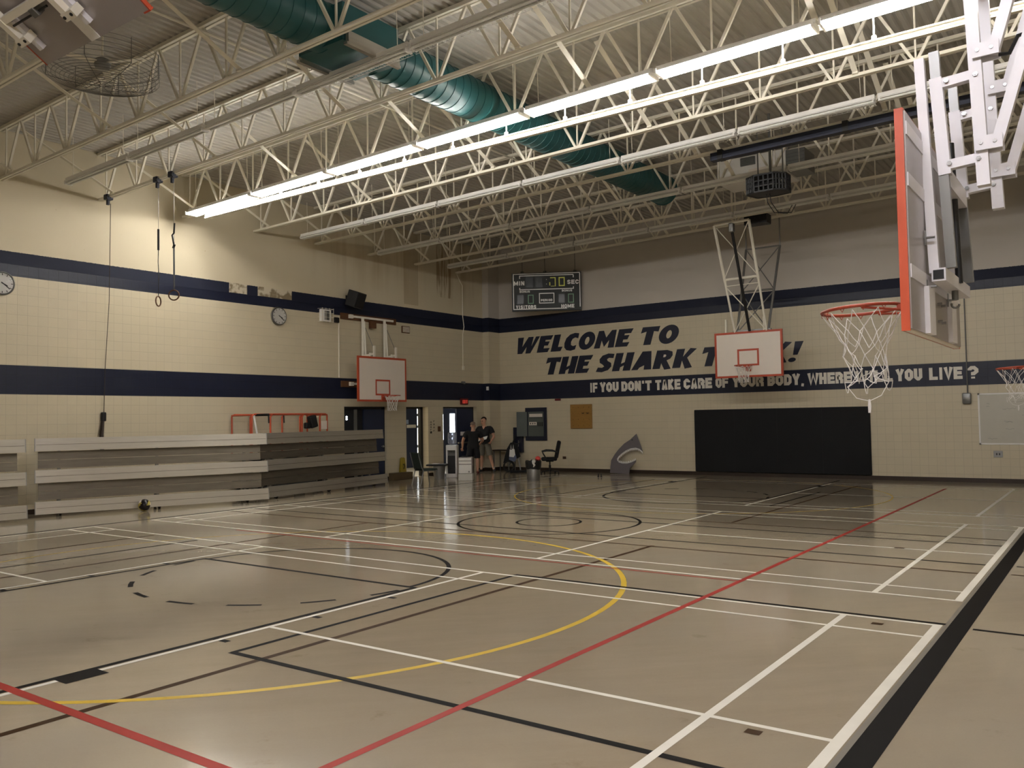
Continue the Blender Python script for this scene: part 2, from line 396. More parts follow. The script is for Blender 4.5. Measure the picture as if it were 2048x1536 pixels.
# wide black sideline on the right with a worn grey strip beside it
quad([(16.90,RY),(17.055,RY),(17.055,-0.9),(16.90,-0.9)], 'l_black', 0.0016); quad([(16.865,-23.5),(16.90,-23.5),(16.90,-8),(16.865,-8)], 'l_grey', 0.0005)
arc(XC, -17.92, 4.16, -0.62*PI, 0.60*PI, 'l_yellow', 0.06, 128); arc(XC, -17.92, 4.16, 0.60*PI, 1.38*PI, 'l_yellow', 0.03, 128); arc(XC, -5.72, 4.16, 0, 2*PI, 'l_yellow', 0.035, 128)
ln(14.74, RY, 14.74, -2.2, 'l_red', 0.06); ln(6.0, -15.21, 14.74, -15.21, 'l_red', 0.035); ln(3.2, -21.34, 14.74, -21.34, 'l_red', 0.07)
for x, y, w in ((16.39, -16.40, 0.045), (16.39, -19.36, 0.045), (15.69, -11.99, 0.06)):   # taped pole sockets and scuffs
    quad([(x-w,y-w*.8),(x+w,y-w*.8),(x+w,y+w*.8),(x-w,y+w*.8)], 'l_brown', 0.0018)
struct(fm.obj('floor', [M[k] for k in FL]))

# ---- walls
DZ = 2.22
D = [(-7.17,-5.44),(-4.58,-3.55),(-2.81,-1.03)]
wl = MB(); T = 0.23; y = RY; TOP = 8.6
for a, b in D:
    wl.box(-T, y, 0, 0, a, TOP); wl.box(-T, a, DZ, 0, b, TOP); y = b
wl.box(-T, y, 0, 0, 0.25, TOP)
wall_left = struct(wl.obj('wall_left', M['wall_left']))
wb = MB(); wb.box(0, 0, 0, RX+0.25, 0.25, TOP)
wall_back = struct(wb.obj('wall_back', M['wall_back']))
wb = MB(); wb.box(0.0, -0.62, 0, 0.27, -0.001, TOP); struct(wb.obj('wall_pilaster', M['wall_back']))
w = MB(); w.box(RX, RY, 0, RX+0.25, 0, TOP); struct(w.obj('wall_right', M['wall_left']))
w = MB(); w.box(-T, RY-0.25, 0, RX+0.25, RY, TOP); struct(w.obj('wall_front', M['wall_back']))
b = MB(); y = RY
for a, c in D: b.box(0, y, 0, 0.012, a, 0.10); y = c
b.box(0, y, 0, 0.012, -0.62, 0.10); struct(b.obj('baseboard_left', M['brown']))
b = MB(); b.box(0.27, -0.012, 0, RX, 0, 0.11); b.box(0.27, -0.62, 0, 0.282, 0, 0.11); b.box(0, -0.632, 0, 0.282, -0.62, 0.11); struct(b.obj('baseboard_back', M['brown']))

# ---- roof deck: corrugated steel, rising gently to the right
SL = 0.021
def zb(x): return 6.735 + SL*x          # underside of the joists' bottom chords
def zt(x): return 7.80 + SL*x           # top of the joists
dk = MB(); x = -0.2; prof = []
while x < RX+0.2:
    prof += [(x, 0.0), (x+0.06, 0.0), (x+0.085, 0.030), (x+0.130, 0.030)]; x += 0.155
n = len(prof)
dk._add([(px, yy, zt(px)+pz) for yy in (RY-0.2, 0.2) for px, pz in prof], [(i, i+1, n+i+1, n+i) for i in range(n-1)])
dk.box(-0.25, RY-0.25, 8.75, RX+0.25, 0.25, 8.85)
struct(dk.obj('ceiling', M['deck']))

# ---- lobby behind the doors of the left wall
M['lobbywall'] = mat('lobby_cream_paint', sc(214, 204, 178), 0.6, var=0.05)
M['lobbyfloor'] = mat('lobby_vinyl', sc(214, 206, 186), 0.3, var=0.08)
M['dark'] = mat('doorway_shade', sc(20, 21, 24), 0.8, var=0.2)  # flat black in place of the shade inside the left doorway
lb = MB(); lb.box(-4.0, -4.75, -0.05, -T, 4.0, -0.001); struct(lb.obj('floor_lobby', M['lobbyfloor']))
lb = MB(); lb.box(-4.05, -4.75, 0, -3.9, 4.0, 2.7); lb.box(-4.0, -4.85, 0, -T, -4.75, 2.7); lb.box(-4.0, 4.0, 0, 0.3, 4.1, 2.7); lb.box(0.05, 0.26, 0, 0.3, 4.0, 2.7); struct(lb.obj('wall_lobby', M['lobbywall']))
lb = MB(); lb.box(-4.05, -4.85, 2.7, -T-0.005, 4.1, 2.8); struct(lb.obj('ceiling_lobby', M['white']))
la = bpy.data.lights.new('lobby_ceiling_light', 'AREA'); la.shape = 'RECTANGLE'; la.size = 1.2; la.size_y = 0.3; la.energy = 16; la.color = (1, 0.95, 0.86)
lo = bpy.data.objects.new('lobby_ceiling_light', la); COL.objects.link(lo); lo.location = (-1.2, -3.7, 2.68)
# far lobby door seen through the middle doorway
d = MB(); d.box(-3.9, -0.62, 0.0, -3.84, 0.16, 2.3); dr = struct(d.obj('door_4', M['navydoor']))
d = MB(); d.box(-3.84, -0.43, 1.51, -3.83, 0.07, 1.63); d.obj('door_plate', M['letterwhite'], dr)
d = MB(); d.box(-3.84, -0.56, 1.66, -3.83, -0.34, 1.82); d.obj('door_sticker', mat('pale_blue_sticker', sc(150, 164, 190), 0.5, var=0.2, scale=9), dr)
d = MB(); d.box(-3.9, 0.18, 0.5, -3.88, 0.215, 2.25); struct(d.obj('daylight_slit', M['day']))  # glowing strip stands for daylight in the gap beside the door
for z in (0.75, 1.5, 1.95):
    d = MB(); d.box(-3.88, 0.14, z, -3.84, 0.25, z+0.10); d.obj('hinge', M['galv'], dr)
d = MB(); d.box(-T-0.10, -3.66, 0, -T, -3.55, DZ); d.box(-T-0.10, -4.58, DZ-0.06, -T, -3.55, DZ); struct(d.obj('trim_1', M['black']))
# glazed vestibule seen through the right doorway
d = MB(); d.box(-3.9, 1.55, 0.0, -3.84, 2.75, 2.3); dr = struct(d.obj('door_5', M['navydoor']))
d = MB(); d.box(-3.84, 2.10, 1.22, -3.83, 2.40, 2.04); d.obj('door_window', M['day'], dr)
d = MB(); d.box(-3.88, 1.60, 1.0, -3.83, 1.68, 2.02); d.box(-3.88, 1.6, 2.31, -3.83, 2.75, 2.34); struct(d.obj('window_2', M['day']))
# right doorway: one navy leaf shut, frame
d = MB(); d.box(-0.2, -1.93, 0.01, -0.15, -1.06, 2.17); dr = struct(d.obj('door_3', M['navydoor']))
d = MB(); d.box(-0.15, -1.74, 1.25, -0.147, -1.42, 1.38); d.obj('notice', M['paper'], dr)
d = MB(); d.box(-0.15, -1.90, 0.98, -0.09, -1.16, 1.03); d.obj('push_bar', M['galv'], dr)
d = MB(); d.box(-0.22, -2.81, 2.17, -0.14, -1.03, DZ); d.box(-0.22, -1.06, 0, -0.14, -1.03, 2.17); struct(d.obj('trim_2', M['black']))
# left doorway: navy leaf and a flat black sheet standing for the dark room's shade, with a grey strip
d = MB(); d.box(-0.14, -6.32, 0.01, -0.09, -5.47, 2.15); dr = struct(d.obj('door_1', M['navydoor']))
d = MB(); d.cyl((-0.09, -5.58, 1.02), (-0.03, -5.58, 1.02), 0.02); d.ball((-0.02, -5.58, 1.02), 0.035); d.obj('door_knob', M['galv'], dr, True)
d = MB(); d.box(-0.18, -7.17, 0.0, -0.13, -6.32, DZ); dr = struct(d.obj('dark_doorway', M['dark']))
d = MB(); d.box(-0.13, -6.68, 0.1, -0.12, -6.55, 2.14); d.obj('mullion', M['grey'], dr)
d = MB(); d.cyl((-0.13, -6.96, 1.92), (-0.12, -6.96, 1.92), 0.028, n=16); d.cyl((-0.13, -6.96, 1.86), (-0.12, -6.96, 1.86), 0.03, n=16); d.obj('door_window', M['day'], dr)
d = MB(); d.box(-0.2, -7.17, DZ-0.05, -0.09, -5.44, DZ); d.box(-0.2, -5.47, 0, -0.09, -5.44, DZ); struct(d.obj('trim_3', M['black']))

# ================================================================== roof joists
def make_joist():
    t = thing('roof_joist', 'x', 'roof joist', (0, 0, 0), group='open web steel roof joists')
    L = 20.25
    m = MB()
    for dy in (-0.032, 0.032): m.bar((0.02, dy, zb(0)+0.025), (L, dy, zb(L)+0.025), 0.04, 0.05)
    m.obj('bottom_chord', M['steel'], t)
    m = MB()
    for dy in (-0.04, 0.04): m.bar((0.02, dy, zt(0)-0.032), (L, dy, zt(L)-0.032), 0.05, 0.06)
    m.obj('top_chord', M['steel'], t)
    xs = [0.27+1.195*i for i in range(17)]
    for i, x in enumerate(xs):
        m = MB(); m.bar((x, 0, zb(x)+0.03), (x, 0, zt(x)-0.04), 0.026, 0.026, (1,0,0)); m.obj('web_post', M['steel'], t)
        for s in (-1, 1):
            x2 = x+s*0.5975
            if x2 < 0.02 or x2 > L: continue
            m = MB(); m.bar((x+s*0.03, 0, zb(x)+0.035), (x2-s*0.02, 0, zt(x2)-0.05), 0.044, 0.040, (0,1,0)); m.obj('web_diagonal', M['steel'], t)
    return t
JY = [-2.05*k for k in range(1, 13)]
j0 = make_joist()
for k, y in enumerate(JY):
    lab = 'white open-web steel roof joist, %s from the lettered wall' % ORD[k]
    if k == 0: j0.location = (0, y, 0); j0['label'] = lab
    else: dup(j0, (0, y, 0), lab)
WM[j0.name] = Matrix.Translation((0, JY[0], 0))
# flat bridging straps from the top of one joist down to the bottom of the next
def make_strap(x):
    m = MB(); m.bar((0, -1.96, zt(x)-0.12), (0, -0.06, zb(x)+0.06), 0.085, 0.012, (0,0,1))
    m.box(-0.042, -0.10, zb(x)+0.03, 0.042, -0.02, zb(x)+0.06)
    return m.obj('bridging_strap', M['steel'])
n = 0
for i, x in enumerate((0.65, 4.3, 7.85, 11.4, 14.95, 18.5)):
    s0 = None
    for k in range(11):
        lab = 'flat bridging strap between %s and %s joists from lettered wall, %s from left' % (ORD[k], ORD[k+1], ORD[i])
        if i == 3 and k == 1: continue
        if s0 is None:
            s0 = make_strap(x); tag(s0, lab, 'roof brace', 'bridging straps between the joists'); s0.location = (x, JY[k], 0)
        else: dup(s0, (x, JY[k], 0), lab)

# ================================================================== fluorescent lights
def make_fixture(lit, guard, tube='tube_on'):
    L = 2.36; W = 0.140 if lit else 0.085; q = 0.125 if lit else 0.045
    t = thing('strip_light', 'x', 'strip light', (0,0,0))
    m = MB(); m.rbox((0,0,0.105), (L, 0.13 if lit else 0.10, 0.07), 0.008); m.obj('housing', M['white'], t)
    m = MB()
    for s in (-1, 1): m._add([(-L/2, s*0.045, 0.075), (L/2, s*0.045, 0.075), (L/2, s*W, 0.035), (-L/2, s*W, 0.035), (-L/2, s*0.045, 0.079), (L/2, s*0.045, 0.079), (L/2, s*W, 0.039), (-L/2, s*W, 0.039)], [(0,1,2,3),(7,6,5,4),(0,4,5,1),(2,6,7,3)])
    m.obj('reflector', M['white'], t)
    for s in (-1, 1):
        m = MB(); m.cyl((-L/2+0.03, s*q, 0.02), (L/2-0.03, s*q, 0.02), 0.02, n=10); m.obj('fluorescent_tube', M[tube if lit else 'tube_off'], t, True)
    for e in (-1, 1): m = MB(); m.box(e*(L/2-0.03)-0.015, -q-0.03, 0.0, e*(L/2-0.03)+0.015, q+0.03, 0.075); m.obj('lamp_holder', M['white'], t)
    if guard:
        m = MB(); k = 26
        for i in range(k+1):
            x = -L/2+0.02+(L-0.04)*i/k
            m.tube([(x,-0.09,0.045),(x,-0.08,-0.02),(x,0.08,-0.02),(x,0.09,0.045)], 0.0022, 4)
        for yy, zz in ((-0.08,-0.02),(0.0,-0.02),(0.08,-0.02)): m.bar((-L/2,yy,zz), (L/2,yy,zz), 0.005, 0.005)
        m.obj('wire_guard', M['white'], t)
    for e in (-0.95, 0.95):
        m = MB(); m.cyl((e,0,0.14), (e,0,0.96), 0.006, n=6); m.obj('hanger_rod', M['steel'], t)
    return t
ROWS = [(-12.53, True, 'unused', 6.64), (-15.37, False, 'row before the glowing row', 6.75), (-9.22, False, 'row just beyond the glowing row', 6.62), (-6.36, False, 'second row beyond the glowing row', 6.62), (-3.2, False, 'row nearest the lettered wall', 6.66)]
protos = {}
def place_light(key, loc, lab, g):
    if key not in protos:
        f = make_fixture(*key); protos[key] = f
        f.location = loc; f.rotation_euler = (0, -SL, 0); f['label'] = lab; f['group'] = g
    else: dup(protos[key], loc, lab, g, ry=-SL)
for y, lit, where, z0 in ROWS:
    for i in range(8):
        x = 0.62+2.4*(i+0.5); loc = (x, y, z0+SL*x)
        guard = (not lit) and ((y == -15.37 and i >= 3) or (y == -9.22 and i in (4, 5)))
        kind = 'unlit strip light' if not guard else 'wire-guarded unlit strip light'
        lab = ('glowing fluorescent strip light, %s from the left wall' % ORD[i]) if lit else ('%s, %s from left wall in %s' % (kind, ORD[i], where))
        place_light((lit, guard, 'tube_on'), loc, lab, 'glowing strip lights' if lit else 'unlit strip lights')
for i in range(8):       # the row over the near wall, behind the photographer: its right end is lit too
    x = 0.62+2.4*(i+0.5); loc = (x, -25.0, 6.64+SL*x)
    if i < 6: place_light((False, False, 'tube_on'), loc, 'unlit strip light over the near wall, %s from the left wall' % ORD[i], 'unlit strip lights')
    else: place_light((True, False, 'tube_cool'), loc, 'cool white strip light over the near wall, %s from the left wall' % ORD[i], 'cool strip lights over the near wall')
# track beam hung under the glowing lights
t = thing('track_beam', 'white steel track beam hung on rods under the glowing lights', 'beam', (0.9, -12.3, 6.60))
m = MB()
for z, h, w_ in ((6.605, 0.02, 0.075), (6.650, 0.018, 0.06), (6.695, 0.02, 0.075)): m.box(0.9, -12.3-w_/2, z-h/2, 20.1, -12.3+w_/2, z+h/2)
m.box(0.9, -12.312, 6.6, 20.1, -12.288, 6.70); m.obj('rail', M['steel'], t)
x = 1.2
while x < 20:
    m = MB(); m.cyl((x,-12.3,6.74), (x,-12.3,zb(x)+0.01), 0.011, n=8); m.rbox((x,-12.3,6.735), (0.06,0.05,0.07), 0.012); m.obj('hanger', M['steel'], t); x += 1.205

# ================================================================== duct
DXC, DZC, DR = 9.0, 7.45, 0.355
t = thing('ventilation_duct', 'green round ventilation duct running through the roof joists', 'duct', (DXC, -12, DZC-DR))
def rib_pipe(y0, y1):
    m = MB(); pts = []; rr = []; y = y0
    while y < y1:
        pts += [(DXC, y, DZC), (DXC, y+0.185, DZC), (DXC, y+0.187, DZC), (DXC, y+0.199, DZC)]; rr += [DR, DR, DR+0.008, DR+0.008]; y += 0.2
    m.tube(pts, rr, 28); return m
rib_pipe(-25.9, -15.98).obj('pipe', M['duct'], t, True); rib_pipe(-14.9, -4.75).obj('pipe', M['duct'], t, True)
m = MB(); m.box(8.60, -16.0, 7.11, 9.52, -14.88, 7.66); m.obj('outlet_box', M['duct'], t)
for s in (0, 1):
    m = MB(); xx = 8.53 if s == 0 else 9.52
    m.box(xx, -15.98, 7.04, xx+0.07, -14.9, 7.08); m.box(xx+0.01, -15.95, 7.08, xx+0.07, -14.92, 7.24); m.obj('outlet_grille', M['silver'], t)
m = MB(); m.lathe((0,0,0), [(DR+0.02,0),(DR+0.02,0.02)], 28)
m.v = [Vector((DXC+p.x, -4.75+p.z, DZC+p.y)) for p in m.v]; m.obj('end_cap', M['duct'], t)
# thin pipe along the roof
m = MB(); m.cyl((7.18, -25.9, 7.66), (7.18, -7.0, 7.66), 0.022, n=8); tag(m.obj('sprinkler_pipe', M['steel']), 'thin straight pipe running below the deck left of the green duct', 'pipe')

# ================================================================== basketball hoops
def xf(m, Mx): m.v = [Mx @ p for p in m.v]; return m
def make_board(t, Mx, W, z0, z1, backmat='boardback', square=True):
    # local: front face looks along +X at x = 0, rim plane at z = 0
    m = MB(); m.rbox((-0.02, 0, (z0+z1)/2), (0.036, W, z1-z0), 0.005); bd = xf(m, Mx).obj('backboard', M['boardwhite'], t)
    m = MB(); e = 0.055
    for a in ((-W/2, z0, W/2, z0+e), (-W/2, z1-e, W/2, z1), (-W/2, z0+e, -W/2+e, z1-e), (W/2-e, z0+e, W/2, z1-e)): m.box(-0.001, a[0], a[1], 0.002, a[2], a[3])
    for s in (-1, 1): m.box(-0.040, s*W/2-0.003, z0-0.002, 0.002, s*W/2+0.003, z1+0.002)
    m.box(-0.040, -W/2, z1-0.001, 0.002, W/2, z1+0.004)
    xf(m, Mx).obj('border', M['rimred'] if backmat is None else M['orange'], bd)
    if square:
        m = MB(); a, h, e = 0.30, 0.46, 0.05
        for q in ((-a, 0, a, e), (-a, h-e, a, h), (-a, e, -a+e, h-e), (a-e, e, a, h-e)): m.box(-0.001, q[0], q[1], 0.003, q[2], q[3])
        xf(m, Mx).obj('target_square', M['rimred'], bd)
    m = MB(); m.box(-0.046, -W/2+0.01, z0+0.01, -0.037, W/2-0.01, z1-0.01); xf(m, Mx).obj('rear_panel', M['boardback'], bd)
    return bd
def make_rim(t, Mx, droop=0.0, paintm='rimred'):
    R = 0.2286; cx = 0.15+R; Dm = Matrix.Rotation(droop, 4, 'Y')
    m = MB(); m.tube([(cx+R*math.cos(2*PI*k/40), R*math.sin(2*PI*k/40), 0) for k in range(40)], 0.0105, 8, closed=True)
    m.tube([(0.03, -0.07, -0.03), (0.12, -0.09, -0.045), (cx-0.05, -R*0.98, -0.012)], 0.008, 6); m.tube([(0.03, 0.07, -0.03), (0.12, 0.09, -0.045), (cx-0.05, R*0.98, -0.012)], 0.008, 6)
    m.box(0.03, -0.08, -0.035, 0.165, 0.08, -0.005)
    for k in range(12):
        a = 2*PI*(k+0.5)/12; px, py = cx+R*math.cos(a), R*math.sin(a)
        m.tube([(px-0.012*math.sin(a), py+0.012*math.cos(a), -0.008), (px, py, -0.028), (px+0.012*math.sin(a), py-0.012*math.cos(a), -0.008)], 0.003, 4)
    rim = xf(m, Mx @ Dm).obj('rim', M[paintm], t, True)
    m = MB(); m.rbox((0.02, 0, -0.07), (0.035, 0.15, 0.16), 0.006); xf(m, Mx).obj('rim_bracket', M['rimred'], t)
    return Mx @ Dm, cx, R
def make_net(t, Mx, cx, R, length=0.46, ragged=False, r=0.0035, seed=1, name='net'):
    rng = random.Random(seed); n = 10 if ragged else 12
    prof = [(1.0, 0.0), (0.80, 0.19), (0.66, 0.36), (0.60, 0.54), (0.57, 0.74), (0.56, 0.92), (0.60, 1.0)]
    if ragged: prof = [(1.0, 0.0), (0.74, 0.24), (0.55, 0.46), (0.50, 0.62), (0.47, 0.78), (0.46, 0.92), (0.50, 1.0)]
    def P(i, k):
        f, z = prof[i]; a = 2*PI*(k+0.5*(i % 2)+0.5)/n
        j = 0.0 if i == 0 else (0.012 if not ragged else 0.012+0.02*z)
        return Vector((cx+R*f*math.cos(a)+rng.uniform(-j, j), R*f*math.sin(a)+rng.uniform(-j, j), -0.02-length*z+rng.uniform(-j, j)*0.8))
    G = [[P(i, k) for k in range(n)] for i in range(len(prof))]
    m = MB()
    for i in range(len(prof)-1):
        for k in range(n):
            if ragged and i >= 2 and rng.random() < 0.16: continue
            a = G[i][k]
            for kk in ((k, k-1) if i % 2 == 0 else (k, k+1)):
                b = G[i+1][kk % n]; mid = (a+b)/2 + Vector((rng.uniform(-.004,.004), rng.uniform(-.004,.004), -0.006 if i else 0))
                m.tube([a, mid, b], r, 5)
            if i: m.ball(a, r*1.9, 6, 4)
    if ragged:      # torn cords hanging in loops below the net
        for k, dz, sp in ((1, 0.10, 3), (5, 0.05, 1), (7, 0.06, 1), (9, 0.05, 1)):
            a, b = G[-1][k], G[-1][(k+sp) % n]; lo = (a+b)/2+Vector((0.0, 0.0, -dz))
            m.tube([a, a*0.6+lo*0.4+Vector((0,0,-dz*.35)), lo, b*0.6+lo*0.4+Vector((0,0,-dz*.35)), b], r, 5)
            if dz > 0.08: m.tube([lo+Vector((0,0,0.01)), lo+Vector((0,0,-0.03)), lo+Vector((0.004,0,-0.07))], [0.006, 0.011, 0.008], 6)
    return xf(m, Mx).obj(name, M['cord'], t, True)

# ---- near hoop on the right: height adjustable, seen from behind
def right_hoop():
    xb, yc, zr = 17.27, -18.63, 2.43
    t = thing('basketball_hoop', 'nearest basketball hoop, seen from behind with orange edge and torn net', 'basketball hoop', (xb, yc, 0), group='wall basketball hoops')
    Mx = Matrix.Translation((xb-0.02, yc, zr)) @ Matrix.Rotation(PI, 4, 'Z')
    make_board(t, Mx, 1.60, -0.235, 0.90)
    Md, cx, R = make_rim(t, Mx, 0.05, 'rimdim'); make_net(t, Md, cx, R, 0.43, True, 0.0025)
    HW = M['hoopwhite']; B = xb+0.03
    # stiffening channels and cross pieces on the back of the board
    for i, y in enumerate((-18.98, -18.24)):
        m = MB(); m.box(B-0.008, y-0.085, 2.205, B+0.022, y+0.085, 2.46); m.obj('stiffener', HW, t)
    for z in (3.235, 2.97, 2.50):
        m = MB(); m.box(B-0.005, yc-0.78, z-0.035, B+0.001, yc+0.78, z+0.035); m.obj('cross_rail', HW, t)
    for s in (-0.32, 0.32):
        y = yc+s
        m = MB(); m.bar((B+0.035, y, 2.54), (B-0.005, y, 3.74), 0.05, 0.05, (1,0,0)); m.obj('front_tube', HW, t)
        m = MB(); m.bar((B+0.105, y, 3.07), (B+0.075, y, 3.61), 0.058, 0.062, (1,0,0)); m.obj('sleeve', HW, t)
        m = MB(); m.bar((B+0.118, y, 2.56), (B+0.070, y, 3.76), 0.046, 0.05, (1,0,0)); m.obj('mast', M['grey'], t)
        for z in (3.58, 3.125):
            m = MB(); m.bar((B+0.10, y, z-0.005), (B+0.29, y, z+0.01), 0.05, 0.05); m.obj('arm', HW, t)
            for xx in (B+0.13, B+0.27):
                m = MB(); m.cyl((xx, y-0.043, z), (xx, y+0.043, z), 0.007, n=8); m.cyl((xx, y-0.040, z), (xx, y-0.032, z), 0.013, n=6); m.cyl((xx, y+0.032, z), (xx, y+0.040, z), 0.013, n=6); m.obj('pivot_bolt', M['chrome'], t)
        m = MB(); m.bar((B+0.288, y, 2.98), (B+0.235, y, 4.75), 0.062, 0.062, (1,0,0)); m.obj('hanger_tube', HW, t)
        for z in (3.70, 3.20):
            m = MB(); m.bar((B+0.26, y-0.045, z), (B+0.385, y-0.045, z), 0.012, 0.075); m.bar((B+0.26, y+0.045, z), (B+0.385, y+0.045, z), 0.012, 0.075); m.bar((B+0.26, y, z+0.03), (B+0.36, y, z+0.03), 0.08, 0.012); m.obj('clevis', HW, t)
            for xx in (0.35, 0.285): m = MB(); m.cyl((B+xx, y-0.056, z), (B+xx, y+0.056, z), 0.010, n=8); m.obj('pivot_bolt', M['chrome'], t)
            m = MB(); m.bar((B+0.352, y, z-0.02), (B+0.352+(4.85-z)*0.30, y, 4.85), 0.055, 0.055, (1,0,0)); m.obj('strut', HW, t)
        m = MB(); m.bar((B+0.16, y, 4.78), (20.28, y, 4.78), 0.09, 0.09); m.obj('wall_beam', HW, t)
        m = MB(); m.box(20.24, y-0.15, 4.5, 20.29, y+0.15, 5.05); m.obj('wall_plate', HW, t)
    m = MB(); m.bar((B+0.06, yc-0.37, 2.525), (B+0.08, yc+0.37, 2.505), 0.07, 0.07, (0,0,1)); m.obj('lower_crossbar', HW, t)
    m = MB(); m.box(B+0.034, yc-0.376, 2.50, B+0.086, yc-0.37, 2.55); m.obj('open_tube_end', M['black'], t)
    m = MB(); m.bar((B+0.10, yc-0.30, 3.06), (B+0.10, yc+0.30, 3.06), 0.05, 0.10, (0,0,1)); m.obj('sleeve_crossbar', HW, t)
    m = MB(); m.bar((B+0.25, yc-0.30, 4.3), (B+0.25, yc+0.30, 4.3), 0.05, 0.06, (0,0,1)); m.obj('hanger_crossbar', HW, t)
    m = MB(); m.cyl((B+0.105, yc+0.03, 2.52), (B+0.085, yc+0.03, 3.34), 0.02, n=10); m.obj('actuator_rod', M['black'], t, True)
    m = MB(); m.cyl((B+0.08, yc+0.03, 2.425), (B+0.08, yc+0.03, 2.485), 0.018, n=10); m.tube([(B+0.08+0.02*math.sin(a), yc+0.03, 2.40-0.02*math.cos(a)+0.0) for a in [PI*k/8-0.5*PI for k in range(-1, 9)]], 0.007, 6); m.obj('crank_hook', M['grey'], t, True)
    for z in (2.46, 2.73):
        for s in (-0.34, 0.34): m = MB(); m.cyl((B-0.02, yc+s-0.04, z), (B+0.05, yc+s-0.04, z), 0.007, n=8); m.box(B+0.0, yc+s-0.05, z-0.04, B+0.006, yc+s-0.03, z+0.04); m.obj('mount_bolt', M['chrome'], t)
    for a, b in ((2.40, 0.06), (2.40, -0.06), (2.30, 0.06), (2.30, -0.06)): m = MB(); m.cyl((B, yc+b, a), (B+0.025, yc+b, a), 0.008, n=8); m.obj('rim_bolt', M['chrome'], t)
    # zig-zag cable by the upper clevis
    m = MB(); m.tube([(B+0.38, yc-0.34, 3.66), (B+0.43, yc-0.34, 3.655), (B+0.47, yc-0.33, 3.74), (B+0.53, yc-0.33, 3.75), (B+0.56, yc-0.32, 3.70), (B+0.66, yc-0.32, 3.76)], 0.011, 6); m.obj('cable', M['black'], t, True)
    return t
rh = right_hoop()
dup(rh, (17.27, -9.72, 0), 'farther right-hand basketball hoop, only its rim and net at photo edge')

# ---- hoop on the left wall
t = thing('basketball_hoop', 'basketball hoop on folding wall bracket above the doors of left wall', 'basketball hoop', (0.0, -6.2, 0), group='wall basketball hoops')
xb, yc = 0.72, -6.32
Mx = Matrix.Translation((xb, yc, 2.53)); make_board(t, Mx, 1.98, -0.18, 1.11)
Md, cx, R = make_rim(t, Mx, 0.02); make_net(t, Md, cx, R, 0.42, False, 0.004, 3)
for z, y1 in ((4.83, -5.03), (2.87, -5.1)):
    m = MB(); m.box(0.0, -7.3, z-0.09, 0.045, y1, z+0.09); m.obj('mounting_plank', M['plank'], t)
    m = MB(); m.bar((0.075, -7.0, z+0.01), (0.075, -5.2, z+0.01), 0.05, 0.06); m.box(0.045, -7.02, z-0.05, 0.11, -6.88, z+0.06); m.obj('wall_rail', M['steel'], t)
for y in (-6.52, -5.62):
    m = MB(); m.cyl((0.12, y, 2.8), (0.12, y, 4.83), 0.045, n=12); m.obj('wall_post', M['steel'], t, True)
    m = MB(); m.cyl((0.26, y+0.01, 3.0), (0.17, y+0.01, 4.72), 0.03, n=10); m.obj('hanger_tube', M['steel'], t, True)
    m = MB(); m.cyl((0.17, y+0.02, 4.6), (0.5, y+0.03, 3.95), 0.008, n=6); m.obj('chain', M['grey'], t)
    for xx, zz in ((0.42, 3.78), (0.58, 3.98)):
        m = MB(); m.bar((xx, y, 2.6), (xx, y, zz), 0.06, 0.05, (1,0,0)); m.obj('sleeve', M['steel'], t)
    m = MB(); m.bar((0.12, y, 2.95), (0.68, y, 2.95), 0.05, 0.05); m.bar((0.12, y, 3.70), (0.60, y, 3.74), 0.05, 0.05); m.obj('arm', M['steel'], t)
m = MB(); m.box(0.05, -6.2, 4.55, 0.16, -6.0, 4.76); m.obj('winch', M['plank'], t)

# ---- ceiling hung hoop in front of the lettered wall
t = thing('basketball_hoop', 'basketball hoop hung from roof on white frame before the lettered wall', 'basketball hoop', (10.0, -1.8, 2.8))
yf = -1.80
Mx = Matrix.Translation((9.98, yf, 3.115)) @ Matrix.Rotation(-PI/2, 4, 'Z'); make_board(t, Mx, 1.88, -0.31, 0.935, None)
Md, cx, R = make_rim(t, Mx, 0.0); make_net(t, Md, cx, R, 0.44, False, 0.004, 5)
m = MB()
A0, A1 = Vector((9.60, -3.0, 6.78)), Vector((10.54, -3.0, 6.80)); B0, B1 = Vector((9.62, -1.78, 4.05)), Vector((10.50, -1.78, 4.05))
def frame_part(name, segs, r, mm):
    m = MB()
    for a, b in segs: m.cyl(a, b, r, n=8)
    return m.obj(name, mm, t, True)
L = lambda a, b, k: a+(b-a)*k
for a, b in ((A0, B0), (A1, B1)):
    frame_part('front_leg', [(a, L(a, b, 0.52))], 0.040, M['steel']); frame_part('front_leg', [(L(a, b, 0.50), b)], 0.030, M['steel'])
frame_part('frame_crossbar', [(A0, A1)], 0.035, M['steel']); frame_part('frame_crossbar', [(L(A0,B0,0.50), L(A1,B1,0.50))], 0.035, M['steel']); frame_part('frame_crossbar', [(L(A0,B0,0.56), L(A1,B1,0.56))], 0.012, M['steel'])
frame_part('cross_brace', [(A0, L(A1,B1,0.49)), (A1, L(A0,B0,0.49))], 0.012, M['steel']); frame_part('cross_brace', [(L(A0,B0,0.57), B1), (L(A1,B1,0.57), B0)], 0.014, M['steel'])
C0, C1 = Vector((9.68, -0.9, 6.45)), Vector((10.64, -0.9, 6.45)); E0, E1 = Vector((9.66, -1.70, 4.05)), Vector((10.52, -1.70, 4.05))
for a, b in ((C0, E0), (C1, E1)): frame_part('rear_leg', [(a, b)], 0.034, M['galv'])
frame_part('frame_crossbar', [(C0, C1)], 0.022, M['galv']); frame_part('frame_crossbar', [(L(C0,E0,0.52), L(C1,E1,0.52))], 0.026, M['galv'])
frame_part('cross_brace', [(C0, L(C1,E1,0.52)), (C1, L(C0,E0,0.52)), (L(C0,E0,0.54), E1), (L(C1,E1,0.54), E0)], 0.014, M['galv'])
